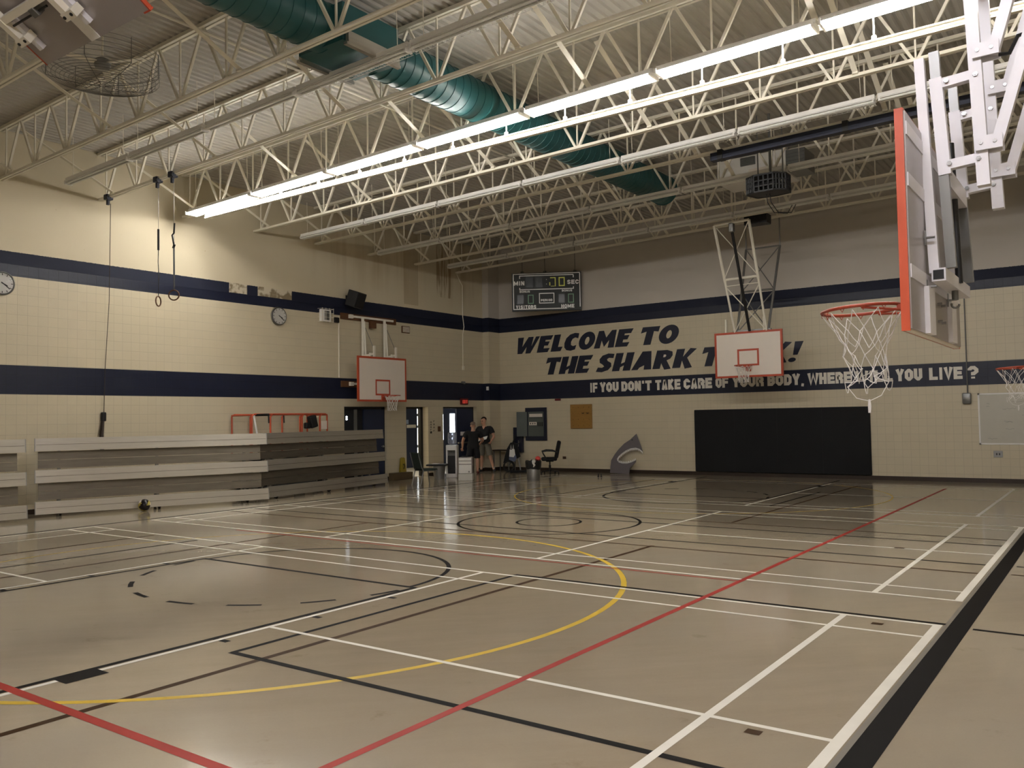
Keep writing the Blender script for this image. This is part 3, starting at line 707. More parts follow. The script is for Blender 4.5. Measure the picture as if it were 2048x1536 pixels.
for a in (C0, C1): frame_part('roof_hanger', [(a, (a.x, a.y, zt(a.x)-0.05))], 0.02, M['galv'])
for xx in (9.0, 10.1, 11.0): frame_part('roof_hanger', [((xx, -3.0, 6.93), (xx, -3.0, zt(xx)-0.05))], 0.03, M['steel'])
m = MB(); m.bar((8.9, -3.0, 6.9), (11.15, -3.0, 6.94), 0.07, 0.07); m.obj('roof_beam', M['steel'], t)
m = MB(); m.rbox((10.07, -2.98, 6.66), (0.13, 0.16, 0.24), 0.03); m.obj('motor', M['galv'], t); m = MB(); m.box(10.3, -2.7, 6.74, 10.9, -2.35, 6.98); m.obj('winch_box', M['black'], t)
frame_part('actuator_rod', [((10.07, -2.95, 6.55), (10.07, -1.88, 4.05))], 0.04, M['black'])
m = MB(); m.box(9.55, -1.80+0.05, 3.95, 10.6, -1.66, 4.10); m.box(9.5, -1.75, 3.0, 10.6, -1.70, 3.08); m.obj('board_mount', M['galv'], t)
for xx in (9.36, 10.42):
    m = MB(); m.bar((xx, -1.745, 2.9), (xx, -1.745, 4.42), 0.045, 0.045, (1,0,0)); m.obj('mast', M['steel'], t)

# ---- folded hoop over the near end
t = thing('basketball_hoop', 'basketball hoop folded up under the roof, its grey back facing down', 'basketball hoop', (10.05, -20.2, 5.6))
s = math.atan(0.65)
Mx = Matrix(((1,0,0,10.04),(0,math.cos(s)*-1,math.sin(s),-19.77),(0,math.sin(s),math.cos(s),5.6),(0,0,0,1)))   # u = x, v = up the slope, w = up normal
def slab(name, u0, v0, w0, u1, v1, w1, mm, par):
    m = MB(); m.box(u0, v0, w0, u1, v1, w1); return xf(m, Mx).obj(name, mm, par)
bd = slab('backboard', -0.98, 0.0, 0.0, 0.98, 1.15, 0.035, M['boardback'], t)
for u in (-0.98, 0.965): slab('border', u, -0.002, -0.004, u+0.016, 1.15, 0.04, M['rimred'], bd)
slab('border', 0.88, -0.004, -0.006, 0.985, 0.012, 0.04, M['rimred'], bd)
slab('seam', -0.06, 0.0, -0.004, 0.10, 0.34, 0.0, M['white'], bd)
for u in (-0.80, 0.12):
    slab('frame_tube', u-0.04, 0.33, -0.13, u+0.04, 2.6, -0.05, M['steel'], t)
    slab('slide_rail', u+0.03, 0.16, -0.06, u+0.10, 0.50, -0.004, M['hoopwhite'], t)
    slab('clevis', u-0.05, 0.28, -0.14, u+0.14, 0.36, -0.02, M['steel'], t)
    for q in (-0.02, 0.10): m = MB(); m.cyl((u+q, 0.32, -0.15), (u+q, 0.32, 0.0), 0.017, n=8); xf(m, Mx).obj('pivot_bolt', M['black'], t)
slab('cross_tube', -0.85, 0.52, -0.12, 0.05, 0.59, -0.05, M['steel'], t)
m = MB(); m.cyl((-0.72, 0.47, -0.09), (-0.05, 0.47, -0.09), 0.012, n=8); xf(m, Mx).obj('actuator_rod', M['black'], t)
m = MB(); m.rbox((-0.25, 0.48, -0.08), (0.10, 0.09, 0.10), 0.01); xf(m, Mx).obj('motor', M['grey'], t)
slab('cross_tube', -0.9, 1.4, -0.12, 0.3, 1.48, -0.05, M['steel'], t)
m = MB(); m.box(9.1, -22.3, 6.94, 11.2, -22.15, 7.06); m.obj('roof_beam', M['steel'], t)
for xx in (9.75, 11.05): m = MB(); m.box(xx, -22.28, 7.05, xx+0.08, -22.2, zt(xx)-0.02); m.obj('roof_hanger', M['steel'], t)

# ================================================================== hung from the roof
# ceiling fan in a wire basket
fx, fy, fz = 5.86, -17.45, 7.02
t = thing('ceiling_fan', 'ceiling fan inside a round wire guard under the roof joists', 'fan', (fx, fy, fz))
m = MB()
for k in range(1, 15):
    r = 0.80*k/14; z = fz+0.02-0.14*(1-(r/0.8)**2)
    m.tube([(fx+r*math.cos(2*PI*i/36), fy+r*math.sin(2*PI*i/36), z) for i in range(36)], 0.004, 4, closed=True)
for k in range(8):
    a = 2*PI*k/8
    m.tube([(fx+0.8*q*math.cos(a), fy+0.8*q*math.sin(a), fz+0.02-0.14*(1-q*q)) for q in (0.05, 0.35, 0.7, 1.0)]+[(fx+0.8*math.cos(a), fy+0.8*math.sin(a), fz+0.40)], 0.006, 4)
for z in (0.1, 0.17, 0.24, 0.31, 0.38): m.tube([(fx+0.8*math.cos(2*PI*i/36), fy+0.8*math.sin(2*PI*i/36), fz+z) for i in range(36)], 0.004, 4, closed=True)
m.obj('wire_guard', M['grey'], t)
m = MB(); m.lathe((fx, fy, fz+0.12), [(0.02,0),(0.10,0.02),(0.12,0.08),(0.10,0.16),(0.03,0.2)], 20); m.obj('motor', M['galv'], t, True)
for k in range(3):
    a = 2*PI*k/3+0.4; m = MB(); M4 = Matrix.Translation((fx, fy, fz+0.22)) @ Matrix.Rotation(a, 4, 'Z') @ Matrix.Rotation(0.2, 4, 'X')
    m.rbox((0.40, 0, 0), (0.60, 0.11, 0.008), 0.003); xf(m, M4).obj('blade', M['steel'], t)
m = MB(); m.cyl((fx, fy, fz+0.3), (fx, fy, zt(fx)+0.02), 0.015, n=8); m.obj('down_rod', M['steel'], t)
# projector in a black cage
px, py, pz = 12.32, -6.75, 6.56
t = thing('projector', 'projector in a black metal cage hung below the roof joists', 'projector', (px, py, pz-0.17))
m = MB()
for zz in (-0.17, 0.17):
    pl = [(-0.40,-0.14),(-0.20,-0.27),(0.20,-0.27),(0.40,-0.10),(0.40,0.2),(0.1,0.27),(-0.3,0.22)]
    for i in range(7):
        a, b = pl[i], pl[(i+1) % 7]; m.bar((px+a[0],py+a[1],pz+zz), (px+b[0],py+b[1],pz+zz), 0.035, 0.035)
pl = [(-0.40,-0.14),(-0.20,-0.27),(0.20,-0.27),(0.40,-0.10),(0.40,0.2),(0.1,0.27),(-0.3,0.22)]
for i in range(7):
    a, b = Vector(pl[i]), Vector(pl[(i+1) % 7])
    for k in range(4):
        q = a+(b-a)*k/4; m.bar((px+q.x,py+q.y,pz-0.17), (px+q.x,py+q.y,pz+0.17), 0.022, 0.03, (1,0,0))
    for zz in (-0.06, 0.05): m.bar((px+a.x,py+a.y,pz+zz), (px+b.x,py+b.y,pz+zz), 0.02, 0.028)
m.prism(pl, lambda u, v, w: Vector((px+u, py+v, pz-0.18+w)), 0.01); m.prism(pl, lambda u, v, w: Vector((px+u, py+v, pz+0.17+w)), 0.012)
m.obj('cage', M['black'], t)
m = MB(); m.rbox((px, py, pz-0.02), (0.5, 0.36, 0.18), 0.02); m.obj('body', M['blacksoft'], t); m = MB(); m.cyl((px-0.05, py-0.24, pz-0.09), (px-0.05, py-0.16, pz-0.09), 0.04, n=16); m.obj('lens', M['glass'], t)
for q in (-0.2, 0.06, 0.32):
    m = MB(); m.cyl((px+q, py, pz+0.18), (px+q, py, zt(px)+0.03), 0.014 if q != 0.06 else 0.028, n=8); m.obj('hanger_rod', M['grey'], t)
m = MB()
for q, e in ((-0.04, 0.02), (0.03, 0.1)): m.tube([(px+q, py, pz-0.15), (px+q+0.01, py+0.05, pz-0.35), (px+e, py+0.3, pz-0.52), (px+e+0.12, py+0.8, pz-0.46), (px+e+0.1, py+1.2, pz-0.2)], 0.009, 6)
m.obj('cable', M['black'], t, True)
# rolled projection screen in a navy housing along the joist
t = thing('projection_screen', 'long navy rolled screen housing hung along a roof joist', 'screen', (15.9, -8.32, 6.72))
m = MB(); m.bar((11.75, -8.32, 6.86), (20.0, -8.32, 6.86+8.25*SL), 0.16, 0.15); m.obj('housing', M['navy'], t)
for xx in (11.95, 14.3, 16.6, 19.0):
    m = MB(); m.box(xx-0.05, -8.42, 6.78+SL*(xx-11.75), xx+0.05, -8.22, 6.97+SL*(xx-11.75)); m.obj('bracket', M['black'], t)
# white air handling box
t = thing('air_handler', 'white air handling box with dark grilles between roof joists', 'vent unit', (11.5, -5.0, 7.1))
m = MB(); m.box(10.65, -5.3, 7.20, 12.25, -4.3, 7.72); m.obj('casing', M['white'], t)
for x0, x1, z0, z1 in ((11.22, 11.56, 7.50, 7.68), (12.27, 12.68, 7.22, 7.66)):
    m = MB(); m.box(x0, -5.34, z0, x1, -4.6, z1)
    for k in range(5): m.box(x0+0.02, -5.36, z0+0.03+k*(z1-z0)/5.5, x1-0.02, -5.34, z0+0.05+k*(z1-z0)/5.5)
    m.obj('grille', M['grey'], t)
m = MB(); m.box(11.4, -5.31, 7.24, 12.2, -5.30, 7.40); m.obj('access_panel', M['boardwhite'], t)
for xx in (10.75, 12.15): m = MB(); m.cyl((xx, -4.8, 7.7), (xx, -4.8, zt(xx)), 0.012, n=6); m.obj('hanger_rod', M['galv'], t)

# small clamps, rope and gymnastic rings at the near joist
def clamp(x, y, lab):
    t = thing('beam_clamp', lab, 'clamp', (x, y, zb(x)-0.05))
    z = zb(x)
    m = MB(); m.rbox((x, y, z+0.02), (0.14, 0.16, 0.12), 0.02); m.obj('clamp_body', M['navy'], t); m = MB(); m.rbox((x, y-0.01, z-0.08), (0.06, 0.06, 0.14), 0.01); m.cyl((x+0.09, y-0.06, z-0.02), (x+0.14, y-0.06, z-0.02), 0.05, n=10); m.obj('pulley', M['navy'], t)
clamp(0.36, -14.35, 'dark clamp at the wall end of the joist, above the hanging cord')
clamp(2.27, -14.35, 'dark clamp holding the thin ring cable, left of the pair of clamps')
clamp(2.80, -14.35, 'dark clamp holding the ring strap, right of the pair of clamps')
def ring(x, z0, edge, lab, wide):
    y = -14.35; zc = zb(x)
    t = thing('gymnastic_ring', lab, 'gymnastic ring', (x, y, z0-0.12), group='gymnastic rings')
    m = MB(); R = 0.10
    n_ = Vector((0.62, -0.78, 0)) if not edge else Vector((0.86, 0.5, 0)).normalized()
    a = n_.cross(Vector((0,0,1))).normalized()
    m.tube([Vector((x, y, z0))+a*R*math.cos(2*PI*k/28)+Vector((0,0,R*math.sin(2*PI*k/28))) for k in range(28)], 0.014, 8, closed=True); m.obj('ring', M['plank'], t, True)
    m = MB(); m.cyl((x, y, z0+0.11), (x, y, zc-0.14), 0.004, n=6); m.obj('cable', M['grey'], t)
    if wide:
        m = MB(); m.bar((x+0.01, y, z0+0.10), (x, y, z0+0.95), 0.035, 0.008, (1,0,0)); m.bar((x-0.02, y, z0+0.95), (x+0.02, y, z0+1.02), 0.05, 0.012, (1,0,0)); m.tube([(x, y, z0+1.02), (x-0.06, y, z0+1.22), (x, y, z0+1.25), (x+0.02, y, z0+1.45)], 0.018, 8); m.obj('strap', M['black'], t)
    else:
        m = MB(); m.cyl((x, y, z0+1.05), (x, y, z0+1.48), 0.022, n=8); m.tube([(x, y, z0+0.1), (x+0.02, y, z0+0.5), (x-0.01, y, z0+0.8), (x, y, z0+1.05)], 0.009, 6); m.obj('strap', M['black'], t)
ring(2.29, 4.30, True, 'gymnastic ring hanging turned edge-on, left of the pair', False)
ring(2.84, 4.37, False, 'gymnastic ring hanging face-on from a black strap, right of the pair', True)
m = MB(); m.tube([(0.36, -14.3, zb(0)-0.1), (0.22, -14.25, 4.5), (0.06, -14.25, 3.0), (0.05, -14.27, 2.05)], 0.007, 6); t_ = thing('hanging_cord', 'long cord hanging down left wall to a cleat above the bleachers', 'cord', (0.05, -14.27, 1.2)); m.obj('cord', M['brown'], t_, True)
m = MB(); m.rbox((0.04, -14.27, 1.98), (0.08, 0.10, 0.2), 0.02); m.obj('cleat', M['black'], t_); m = MB(); m.tube([(0.04, -14.28, 1.95), (0.05, -14.32, 1.6), (0.05, -14.30, 1.15)], [0.03, 0.045, 0.04], 8); m.obj('coiled_cord', M['brown'], t_, True)

# ================================================================== lettering
_rib = [0]
def ribbon(m, pts, w, to3, d, closed=False):
    _rib[0] = (_rib[0]+1) % 5; d = d*(1+0.16*_rib[0])       # overlapping strokes of paint lie one over the other
    # mitred thick polyline in 2D, extruded by d
    P = [Vector((p[0], p[1])) for p in pts]; n = len(P); Lf = []; Rt = []
    for i in range(n):
        if closed: a, b = P[i]-P[i-1], P[(i+1) % n]-P[i]
        else: a = P[i]-P[i-1] if i else P[1]-P[0]; b = P[i+1]-P[i] if i < n-1 else P[-1]-P[-2]
        a.normalize(); b.normalize(); na, nb = Vector((-a.y, a.x)), Vector((-b.y, b.x)); k = na+nb
        k = k/(max(0.35, k.length_squared/2)) if k.length > 1e-6 else na
        Lf.append(P[i]+k*w/2); Rt.append(P[i]-k*w/2)
    for i in range(n if closed else n-1):
        j = (i+1) % n; q = [Lf[i], Lf[j], Rt[j], Rt[i]]
        m.hexa([to3(v.x, v.y, 0) for v in q]+[to3(v.x, v.y, d) for v in q])
def glyph(ch, w, t):
    # block letters on a cell w wide and 1 high; returns polylines through stroke centres
    h = t/2; a, b, lo, hi, md = h, w-h, h, 1-h, 0.5; c = min(0.16, w*0.28)
    O = [(a+c,lo),(b-c,lo),(b,lo+c),(b,hi-c),(b-c,hi),(a+c,hi),(a,hi-c),(a,lo+c)]
    G = {'A': [([(a,0),(w/2-0.01,hi),(w/2+0.01,hi),(b,0)],0),([(a+0.08*w,0.27),(b-0.08*w,0.27)],0)],
     'B': [([(a,lo),(b-c,lo),(b,lo+c),(b,md-c*.6),(b-c*.7,md),(b,md+c*.6),(b,hi-c),(b-c,hi),(a,hi)],1),([(a,md),(b-c*.7,md)],0)],
     'C': [([(b,0.36),(b,lo+c),(b-c,lo),(a+c,lo),(a,lo+c),(a,hi-c),(a+c,hi),(b-c,hi),(b,hi-c),(b,0.64)],0)],
     'D': [([(a,lo),(b-c,lo),(b,lo+c),(b,hi-c),(b-c,hi),(a,hi)],1)], 'E': [([(w,lo),(a,lo),(a,hi),(w,hi)],0),([(a,md),(w*.92,md)],0)],
     'F': [([(a,0),(a,hi),(w,hi)],0),([(a,md),(w*.92,md)],0)], 'H': [([(a,0),(a,1)],0),([(b,0),(b,1)],0),([(a,md),(b,md)],0)],
     'I': [([(w/2,0),(w/2,1)],0)], 'K': [([(a,0),(a,1)],0),([(a,md-.04),(b,1)],0),([(a+.05,md+.08),(b,0)],0)], 'L': [([(a,1),(a,lo),(w,lo)],0)],
     'M': [([(a,0),(a,1)],0),([(b,0),(b,1)],0),([(a,.95),(w/2,.25),(b,.95)],0)], 'N': [([(a,0),(a,1)],0),([(b,0),(b,1)],0),([(a,.97),(b,.03)],0)],
     'O': [(O,1)], 'P': [([(a,0),(a,hi),(b-c,hi),(b,hi-c),(b,md),(b-c,md-c),(a,md-c)],0)],
     'R': [([(a,0),(a,hi),(b-c,hi),(b,hi-c),(b,md+c*.5),(b-c,md-.03),(a,md-.03)],0),([(b-c,md-.03),(b,md-.03-c),(b,0)],0)],
     'S': [([(a,.33),(a,lo+c),(a+c,lo),(b-c,lo),(b,lo+c),(b,md-c),(a,md+c),(a,hi-c),(a+c,hi),(b-c,hi),(b,hi-c),(b,.67)],0)],
     'T': [([(w/2,0),(w/2,1)],0),([(0,hi),(w,hi)],0)], 'U': [([(a,1),(a,lo+c),(a+c,lo),(b-c,lo),(b,lo+c),(b,1)],0)],
     'V': [([(a*.8,1),(w/2,.06),(w-a*.8,1)],0)], 'W': [([(a*.7,1),(w*.27,.05),(w/2,.85),(w*.73,.05),(w-a*.7,1)],0)], 'Y': [([(a*.8,1),(w/2,.42),(w-a*.8,1)],0),([(w/2,.45),(w/2,0)],0)],
     "'": [([(w/2,1),(w/2,.7)],0)], ',': [([(w/2,.12),(w/2-.04,-.14)],0)],
     '?': [([(a,.66),(a,hi-c),(a+c,hi),(b-c,hi),(b,hi-c),(b,.56),(b-c,.42),(w/2,.40),(w/2,.26)],0),([(w/2,0),(w/2,.15)],0)], 'X': [([(a,0),(b,1)],0),([(a,1),(b,0)],0)], '!': [([(w/2,1),(w/2,.3)],0),([(w/2,0),(w/2,.16)],0)]}
    return G.get(ch, [])
WD = {'I': 0.55, "'": 0.5, ',': 0.5, 'W': 1.45, 'M': 1.35}
def block_word(m, s, x0, x1, z0, h, to3, d, t=0.26, gap=0.16):
    tot = sum(WD.get(c, 1.0) for c in s)+gap*(len(s)-1); k = (x1-x0)/tot; x = x0
    for c in s:
        w_ = WD.get(c, 1.0)*k
        tt = min(t*h, w_*(0.62 if c in "I',!" else 0.41))
        for pts, cl in glyph(c, w_/h, tt/h): ribbon(m, pts, tt/h, lambda u, v, q: to3(x+u*h, z0+v*h, q), d, bool(cl))
        x += w_+gap*k
onback = lambda u, v, q: Vector((u, -0.001-q, v))
m = MB()
for s, a, b in (('IF',3.95,4.24),('YOU',4.33,5.02),("DON'T",5.12,6.19),('TAKE',6.32,7.17),('CARE',7.27,8.19),('OF',8.3,8.7),('YOUR',8.82,9.76),('BODY,',9.87,10.93),('WHERE',11.02,12.19),('WILL',12.3,13.23),('YOU',13.31,13.95),('LIVE',14.11,14.88),('?',14.99,15.24)):
    block_word(m, s, a, b, 2.61, 0.315, onback, 0.002, 0.275, 0.085)
m.obj('painted_motto', M['letterwhite'], wall_back)
# heavy slanted letters: filled outlines, each on a unit cell
HV = {
 'W': (1.25, [[(-.22,1),(.18,1),(.22,.42),(.50,1),(.84,1),(.84,.42),(1.0,1),(1.27,1),(.88,0),(.54,0),(.52,.40),(.32,0),(.0,0)]]),
 'E': (.86, [[(0,0),(0,1),(.84,1),(.76,.74),(.40,.74),(.40,.64),(.70,.64),(.64,.40),(.40,.40),(.40,.24),(.80,.24),(.72,0)]]),
 'L': (.72, [[(0,0),(0,1),(.42,1),(.42,.26),(.72,.26),(.64,0)]]),
 'C': (.86, [[(.80,.98),(.52,1.02),(.24,.94),(.05,.74),(0,.46),(.06,.20),(.24,.03),(.52,-.02),(.78,.04),(.80,.30),(.60,.25),(.45,.32),(.41,.50),(.47,.68),(.62,.75),(.82,.68)]]),
 'O': (.98, None),
 'M': (1.2, [[(0,0),(.06,1),(.36,1),(.60,.60),(.84,1),(1.12,1),(1.2,0),(.84,0),(.82,.44),(.60,.06),(.37,.44),(.36,0)]]),
 'T': (.92, [[(.02,1),(.92,1),(.90,.70),(.66,.74),(.66,0),(.28,0),(.28,.74),(0,.66)]]),
 'H': (.98, [[(0,0),(0,1),(.40,1),(.40,.40),(.58,.48),(.58,1),(.98,1),(.98,0),(.58,0),(.58,.30),(.40,.20),(.40,0)]]),
 'S': (.84, [[(.80,.98),(.46,1.02),(.16,.92),(.04,.72),(.10,.52),(.30,.40),(.40,.30),(.30,.23),(.06,.26),(0,.02),(.34,-.02),(.66,.08),(.80,.28),(.74,.48),(.52,.60),(.46,.70),(.56,.77),(.80,.74)]]),
 'A': (1.05, [[(0,0),(.36,1),(.82,1),(1.05,0),(.66,0),(.63,.24),(.40,.12),(.34,0)],]),
 'R': (.94, [[(0,0),(0,1),(.52,1),(.80,.90),(.86,.70),(.78,.52),(.62,.44),(.94,-.02),(.62,-.06),(.38,.30),(.38,0)]]),
 'K': (.98, [[(0,0),(0,1),(.40,1),(.40,.58),(.66,1.02),(.98,.98),(.62,.52),(.98,.0),(.64,-.06),(.40,.38),(.40,0)]]),
 'N': (1.0, [[(0,0),(0,1),(.34,1),(.66,.50),(.66,1),(1,1),(1,0),(.68,0),(.34,.50),(.34,0)]]),
 '!': (.46, [[(.06,1),(.44,1),(.34,.34),(.14,.34)]]),
}
def heavy_word(m, s, x0, x1, z0, h, shear=0.32, gap=0.06):
    tot = sum(HV[c][0] for c in s)+gap*(len(s)-1); k = (x1-x0-shear*h)/tot; x = x0
    for c in s:
        w_, polys = HV[c]
        F = lambda u, v, q, x=x: onback(x+u*k+v*shear*h, z0+v*h, q)
        if c == 'O':
            n = 28
            ou = [(.49+.49*math.cos(2*PI*i/n), .5+.52*math.sin(2*PI*i/n)) for i in range(n)]; inn = [(.50+.13*math.cos(2*PI*i/n), .5+.22*math.sin(2*PI*i/n)) for i in range(n)]
            for i in range(n):
                j = (i+1) % n; q = [ou[i], ou[j], inn[j], inn[i]]; m.hexa([F(a, b, 0) for a, b in q]+[F(a, b, .002) for a, b in q])
        elif polys:
            for p in polys: m.prism(p, F, 0.002)
            if c == '!': m.prism([(.16+.17*math.cos(2*PI*i/16), .10+.11*math.sin(2*PI*i/16)) for i in range(16)], F, 0.002)
        x += (w_+gap)*k
m = MB()
heavy_word(m, 'WELCOME', 1.05, 5.62, 4.045, 0.565); heavy_word(m, 'TO', 5.74, 7.24, 4.045, 0.565)
heavy_word(m, 'THE', 2.12, 4.12, 3.27, 0.575); heavy_word(m, 'SHARK', 4.18, 7.74, 3.27, 0.575); heavy_word(m, 'TANK!', 7.78, 10.95, 3.27, 0.575)
m.obj('painted_slogan', M['navy'], wall_back)
# light counters of the A's and R cut back in wall colour are part of the slogan's outline
m = MB()
sx = (7.74-4.18-0.32*.575)/(sum(HV[c][0] for c in 'SHARK')+.24)
xo = 4.18+(.84+.06+.98+.06+1.05+.06)*sx
m.prism([(.40,.62),(.40,.76),(.50,.76),(.54,.69),(.50,.62)], lambda u, v, q: Vector((xo+u*sx+v*.32*.575, -0.0035-q, 3.27+v*.575)), 0.0006); m.obj('letter_counter', M['boardwhite'], wall_back)

# ================================================================== scoreboard
P0 = Vector((1.83, -1.36, 5.35)); ux = Vector((0.86, 0.51, 0)).normalized(); nv = Vector((ux.y, -ux.x, 0))   # faces into the room
SW, SH = 2.30, 1.27
S3 = lambda u, v, q: P0+ux*u+Vector((0,0,1))*v+nv*q
def sbox(m, u0, v0, q0, u1, v1, q1): m.hexa([S3(u0,v0,q0),S3(u1,v0,q0),S3(u1,v0,q1),S3(u0,v0,q1),S3(u0,v1,q0),S3(u1,v1,q0),S3(u1,v1,q1),S3(u0,v1,q1)])
M['sbface'] = mat('scoreboard_black', sc(22, 26, 22), 0.5, var=0.1); M['sbdim'] = mat('dark_digit_window', sc(40, 44, 44), 0.25, var=0.15)
M['sbyel'] = mat('yellow_digit_segment', sc(206, 204, 90), 0.5, var=0.03, emit=(0.8, 0.8, 0.2), es=0.02); M['sbgrn'] = mat('green_digit_segment', sc(120, 158, 128), 0.5, var=0.03)  # yellow segments only reflect; a faint glow is added to them
t = thing('scoreboard', 'black scoreboard hung at an angle in the corner above the navy band', 'scoreboard', tuple(S3(SW/2, 0, -0.06)))
m = MB(); sbox(m, 0, 0, -0.13, SW, SH, 0); m.obj('cabinet', M['sbface'], t)
m = MB(); e = 0.028
for q in ((0.04,0.05,1.82,0.05+e),(0.04,SH-0.05,SW-0.04,SH-0.05+e),(0.04,0.05,0.04+e,SH-0.05),(SW-0.06,0.10,SW-0.06+e,SH-0.05),
          (0.25,SH-0.11,2.05,SH-0.11+e),(0.25,SH-0.19,0.25+e,SH-0.11),(2.03,SH-0.19,2.03+e,SH-0.11),(0.25,0.70,2.05,0.70+e),(0.25,0.70,0.25+e,0.78),(2.03,0.70,2.03+e,0.78),
          (0.90,0.24,1.40,0.24+e),(0.90,0.56,1.40,0.56+e),(0.90,0.24,0.90+e,0.58),(1.38,0.24,1.38+e,0.58)): sbox(m, q[0], q[1], 0, q[2], q[3], 0.003)
m.obj('border_line', M['white'], t)
m = MB()
for s, a, b, z, h in (('MIN',.07,.42,.86,.14),('SEC',1.84,2.22,.86,.14),('BONUS',.26,.60,.615,.065),('BONUS',1.66,2.0,.615,.065),('VISITORS',.13,.80,.075,.12),('HOME',1.63,2.06,.075,.12),('PERIOD',.96,1.34,.31,.075)):
    m = MB(); block_word(m, s, a, b, z, h, lambda u, v, q: S3(u, v, 0.001+q), 0.003, 0.24, 0.20); m.obj('lettering', M['white'], t)
for u, v, w_, h in ((.46,.78,.26,.34),(.78,.78,.24,.34),(.17,.24,.22,.30),(1.55,.24,.20,.30)): m = MB(); sbox(m, u, v, 0, u+w_, v+h, 0.004); m.obj('unlit_digit', M['sbdim'], t)
def seg7(m, u, v, w_, h, on, e=0.028):
    S = {'a':(0,h-e,w_,h),'b':(w_-e,h/2,w_,h),'c':(w_-e,0,w_,h/2),'d':(0,0,w_,e),'e':(0,0,e,h/2),'f':(0,h/2,e,h),'g':(0,h/2-e/2,w_,h/2+e/2)}
    for k in on: q = S[k]; sbox(m, u+q[0], v+q[1], 0, u+q[2], v+q[3], 0.005)
m = MB(); seg7(m, 1.28, .80, .18, .30, 'abc'); sbox(m, 1.30, .80, 0, 1.42, .815, .005); sbox(m, 1.25, .83, 0, 1.28, .94, .005); m.obj('clock_digit', M['sbyel'], t)
m = MB(); seg7(m, 1.56, .80, .20, .30, 'abcdef', .034); m.obj('clock_digit', M['sbyel'], t)
for u in (.53, 1.86): m = MB(); seg7(m, u, .24, .19, .30, 'abcdef'); m.obj('score_digit', M['sbgrn'], t)
m = MB()
for v in (.87, 1.02): sbox(m, 1.145, v, 0, 1.165, v+.025, .004)
m.obj('colon', M['letterwhite'], t)
for u in (.35, 1.1, 2.1):
    m = MB(); a = S3(u, SH, -0.06); m.cyl((a.x, a.y, a.z-0.05), (a.x, a.y, zt(a.x)+0.03), 0.012, n=6); m.box(a.x-.04, a.y-.04, a.z-.02, a.x+.04, a.y+.04, a.z+.06); m.obj('hanger_rod', M['grey'], t)

# ================================================================== things on the left wall
def clock(y, z, lab):
    t = thing('wall_clock', lab, 'clock', (0, y, z), group='wall clocks')
    Q = lambda r, x: [(x, y+r*math.cos(2*PI*k/32), z+r*math.sin(2*PI*k/32)) for k in range(32)]
    m = MB(); m.cyl((0, y, z), (0.035, y, z), 0.21, n=32); m.obj('dial', M['white'], t, True)
    m = MB(); m.tube(Q(0.212, 0.035), 0.018, 8, closed=True); m.obj('rim', M['grey'], t, True)
    m = MB()
    for k in range(12):
        a = 2*PI*k/12; m.bar((0.037, y+0.15*math.cos(a), z+0.15*math.sin(a)), (0.037, y+0.185*math.cos(a), z+0.185*math.sin(a)), 0.012, 0.003, (1,0,0))
    m.obj('hour_mark', M['black'], t)
    m = MB(); m.bar((0.042, y-0.02, z+0.02), (0.042, y+0.13, z-0.10), 0.016, 0.004, (1,0,0)); m.bar((0.045, y-0.02, z+0.01), (0.045, y+0.09, z-0.05), 0.02, 0.004, (1,0,0)); m.obj('hands', M['black'], t)
    m = MB(); m.lathe((0,0,0), [(0.25, 0.0), (0.24, 0.06), (0.19, 0.115), (0.10, 0.145), (0.01, 0.152)], 32); m.v = [Vector((p.z+0.005, y+p.x, z+p.y)) for p in m.v]; m.obj('clear_cover', M['glass'], t, True)
clock(-9.5, 4.62, 'round clock under clear dome below the two bare plaster patches')
clock(-16.36, 4.67, 'round clock under clear dome at the far left photo edge')
t = thing('emergency_light', 'white emergency light box in a wire guard right of the clock', 'light box', (0, -7.9, 4.58))
m = MB(); m.rbox((0.05, -7.9, 4.78), (0.10, 0.36, 0.34), 0.015); m.obj('housing', M['white'], t); m = MB(); m.rbox((0.105, -7.88, 4.78), (0.02, 0.17, 0.26), 0.006); m.obj('lens', M['grey'], t)
m = MB()
for z in (4.6, 4.72, 4.84, 4.96): m.tube([(0,-8.13,z),(0.16,-8.11,z),(0.16,-7.68,z),(0,-7.66,z)], 0.005, 5)
for y in (-8.1, -7.97, -7.83, -7.69): m.bar((0.16,y,4.58), (0.16,y,4.98), 0.008, 0.008, (1,0,0))
m.obj('wire_guard', M['steel'], t)
m = MB(); m.rbox((0.03, -7.46, 4.69), (0.06, 0.17, 0.15), 0.01); rebase(tag(m.obj('junction_box', M['black']), 'small dark square box at the top of the wall conduit', 'box'), (0, -7.46, 4.62))
m = MB(); m.cyl((0.02, -7.37, 3.05), (0.02, -7.37, 4.80), 0.018, n=8); rebase(tag(m.obj('conduit', M['steel']), 'thin cream conduit down the left wall beside the hoop', 'pipe'), (0, -7.37, 3.05))
t = thing('loudspeaker', 'black loudspeaker tilted down on the navy band above the wall hoop', 'speaker', (0, -7.0, 5.0))
My = Matrix.Translation((0.34, -7.0, 5.30)) @ Matrix.Rotation(0.35, 4, 'Z') @ Matrix.Rotation(0.32, 4, 'Y')
m = MB(); m.rbox((0, 0, 0), (0.32, 0.56, 0.46), 0.02); xf(m, My).obj('cabinet', M['black'], t); m = MB(); m.rbox((0.165, 0, 0), (0.015, 0.50, 0.40), 0.005); xf(m, My).obj('grille', M['blacksoft'], t)
m = MB(); m.bar((0, -7.0, 5.35), (0.2, -7.0, 5.35), 0.06, 0.06); m.box(0, -7.08, 5.25, 0.015, -6.92, 5.45); m.obj('bracket', M['black'], t)
t = thing('wall_vent', 'small round beige wall vent right of the hoop mount', 'vent', (0, -4.58, 4.53))
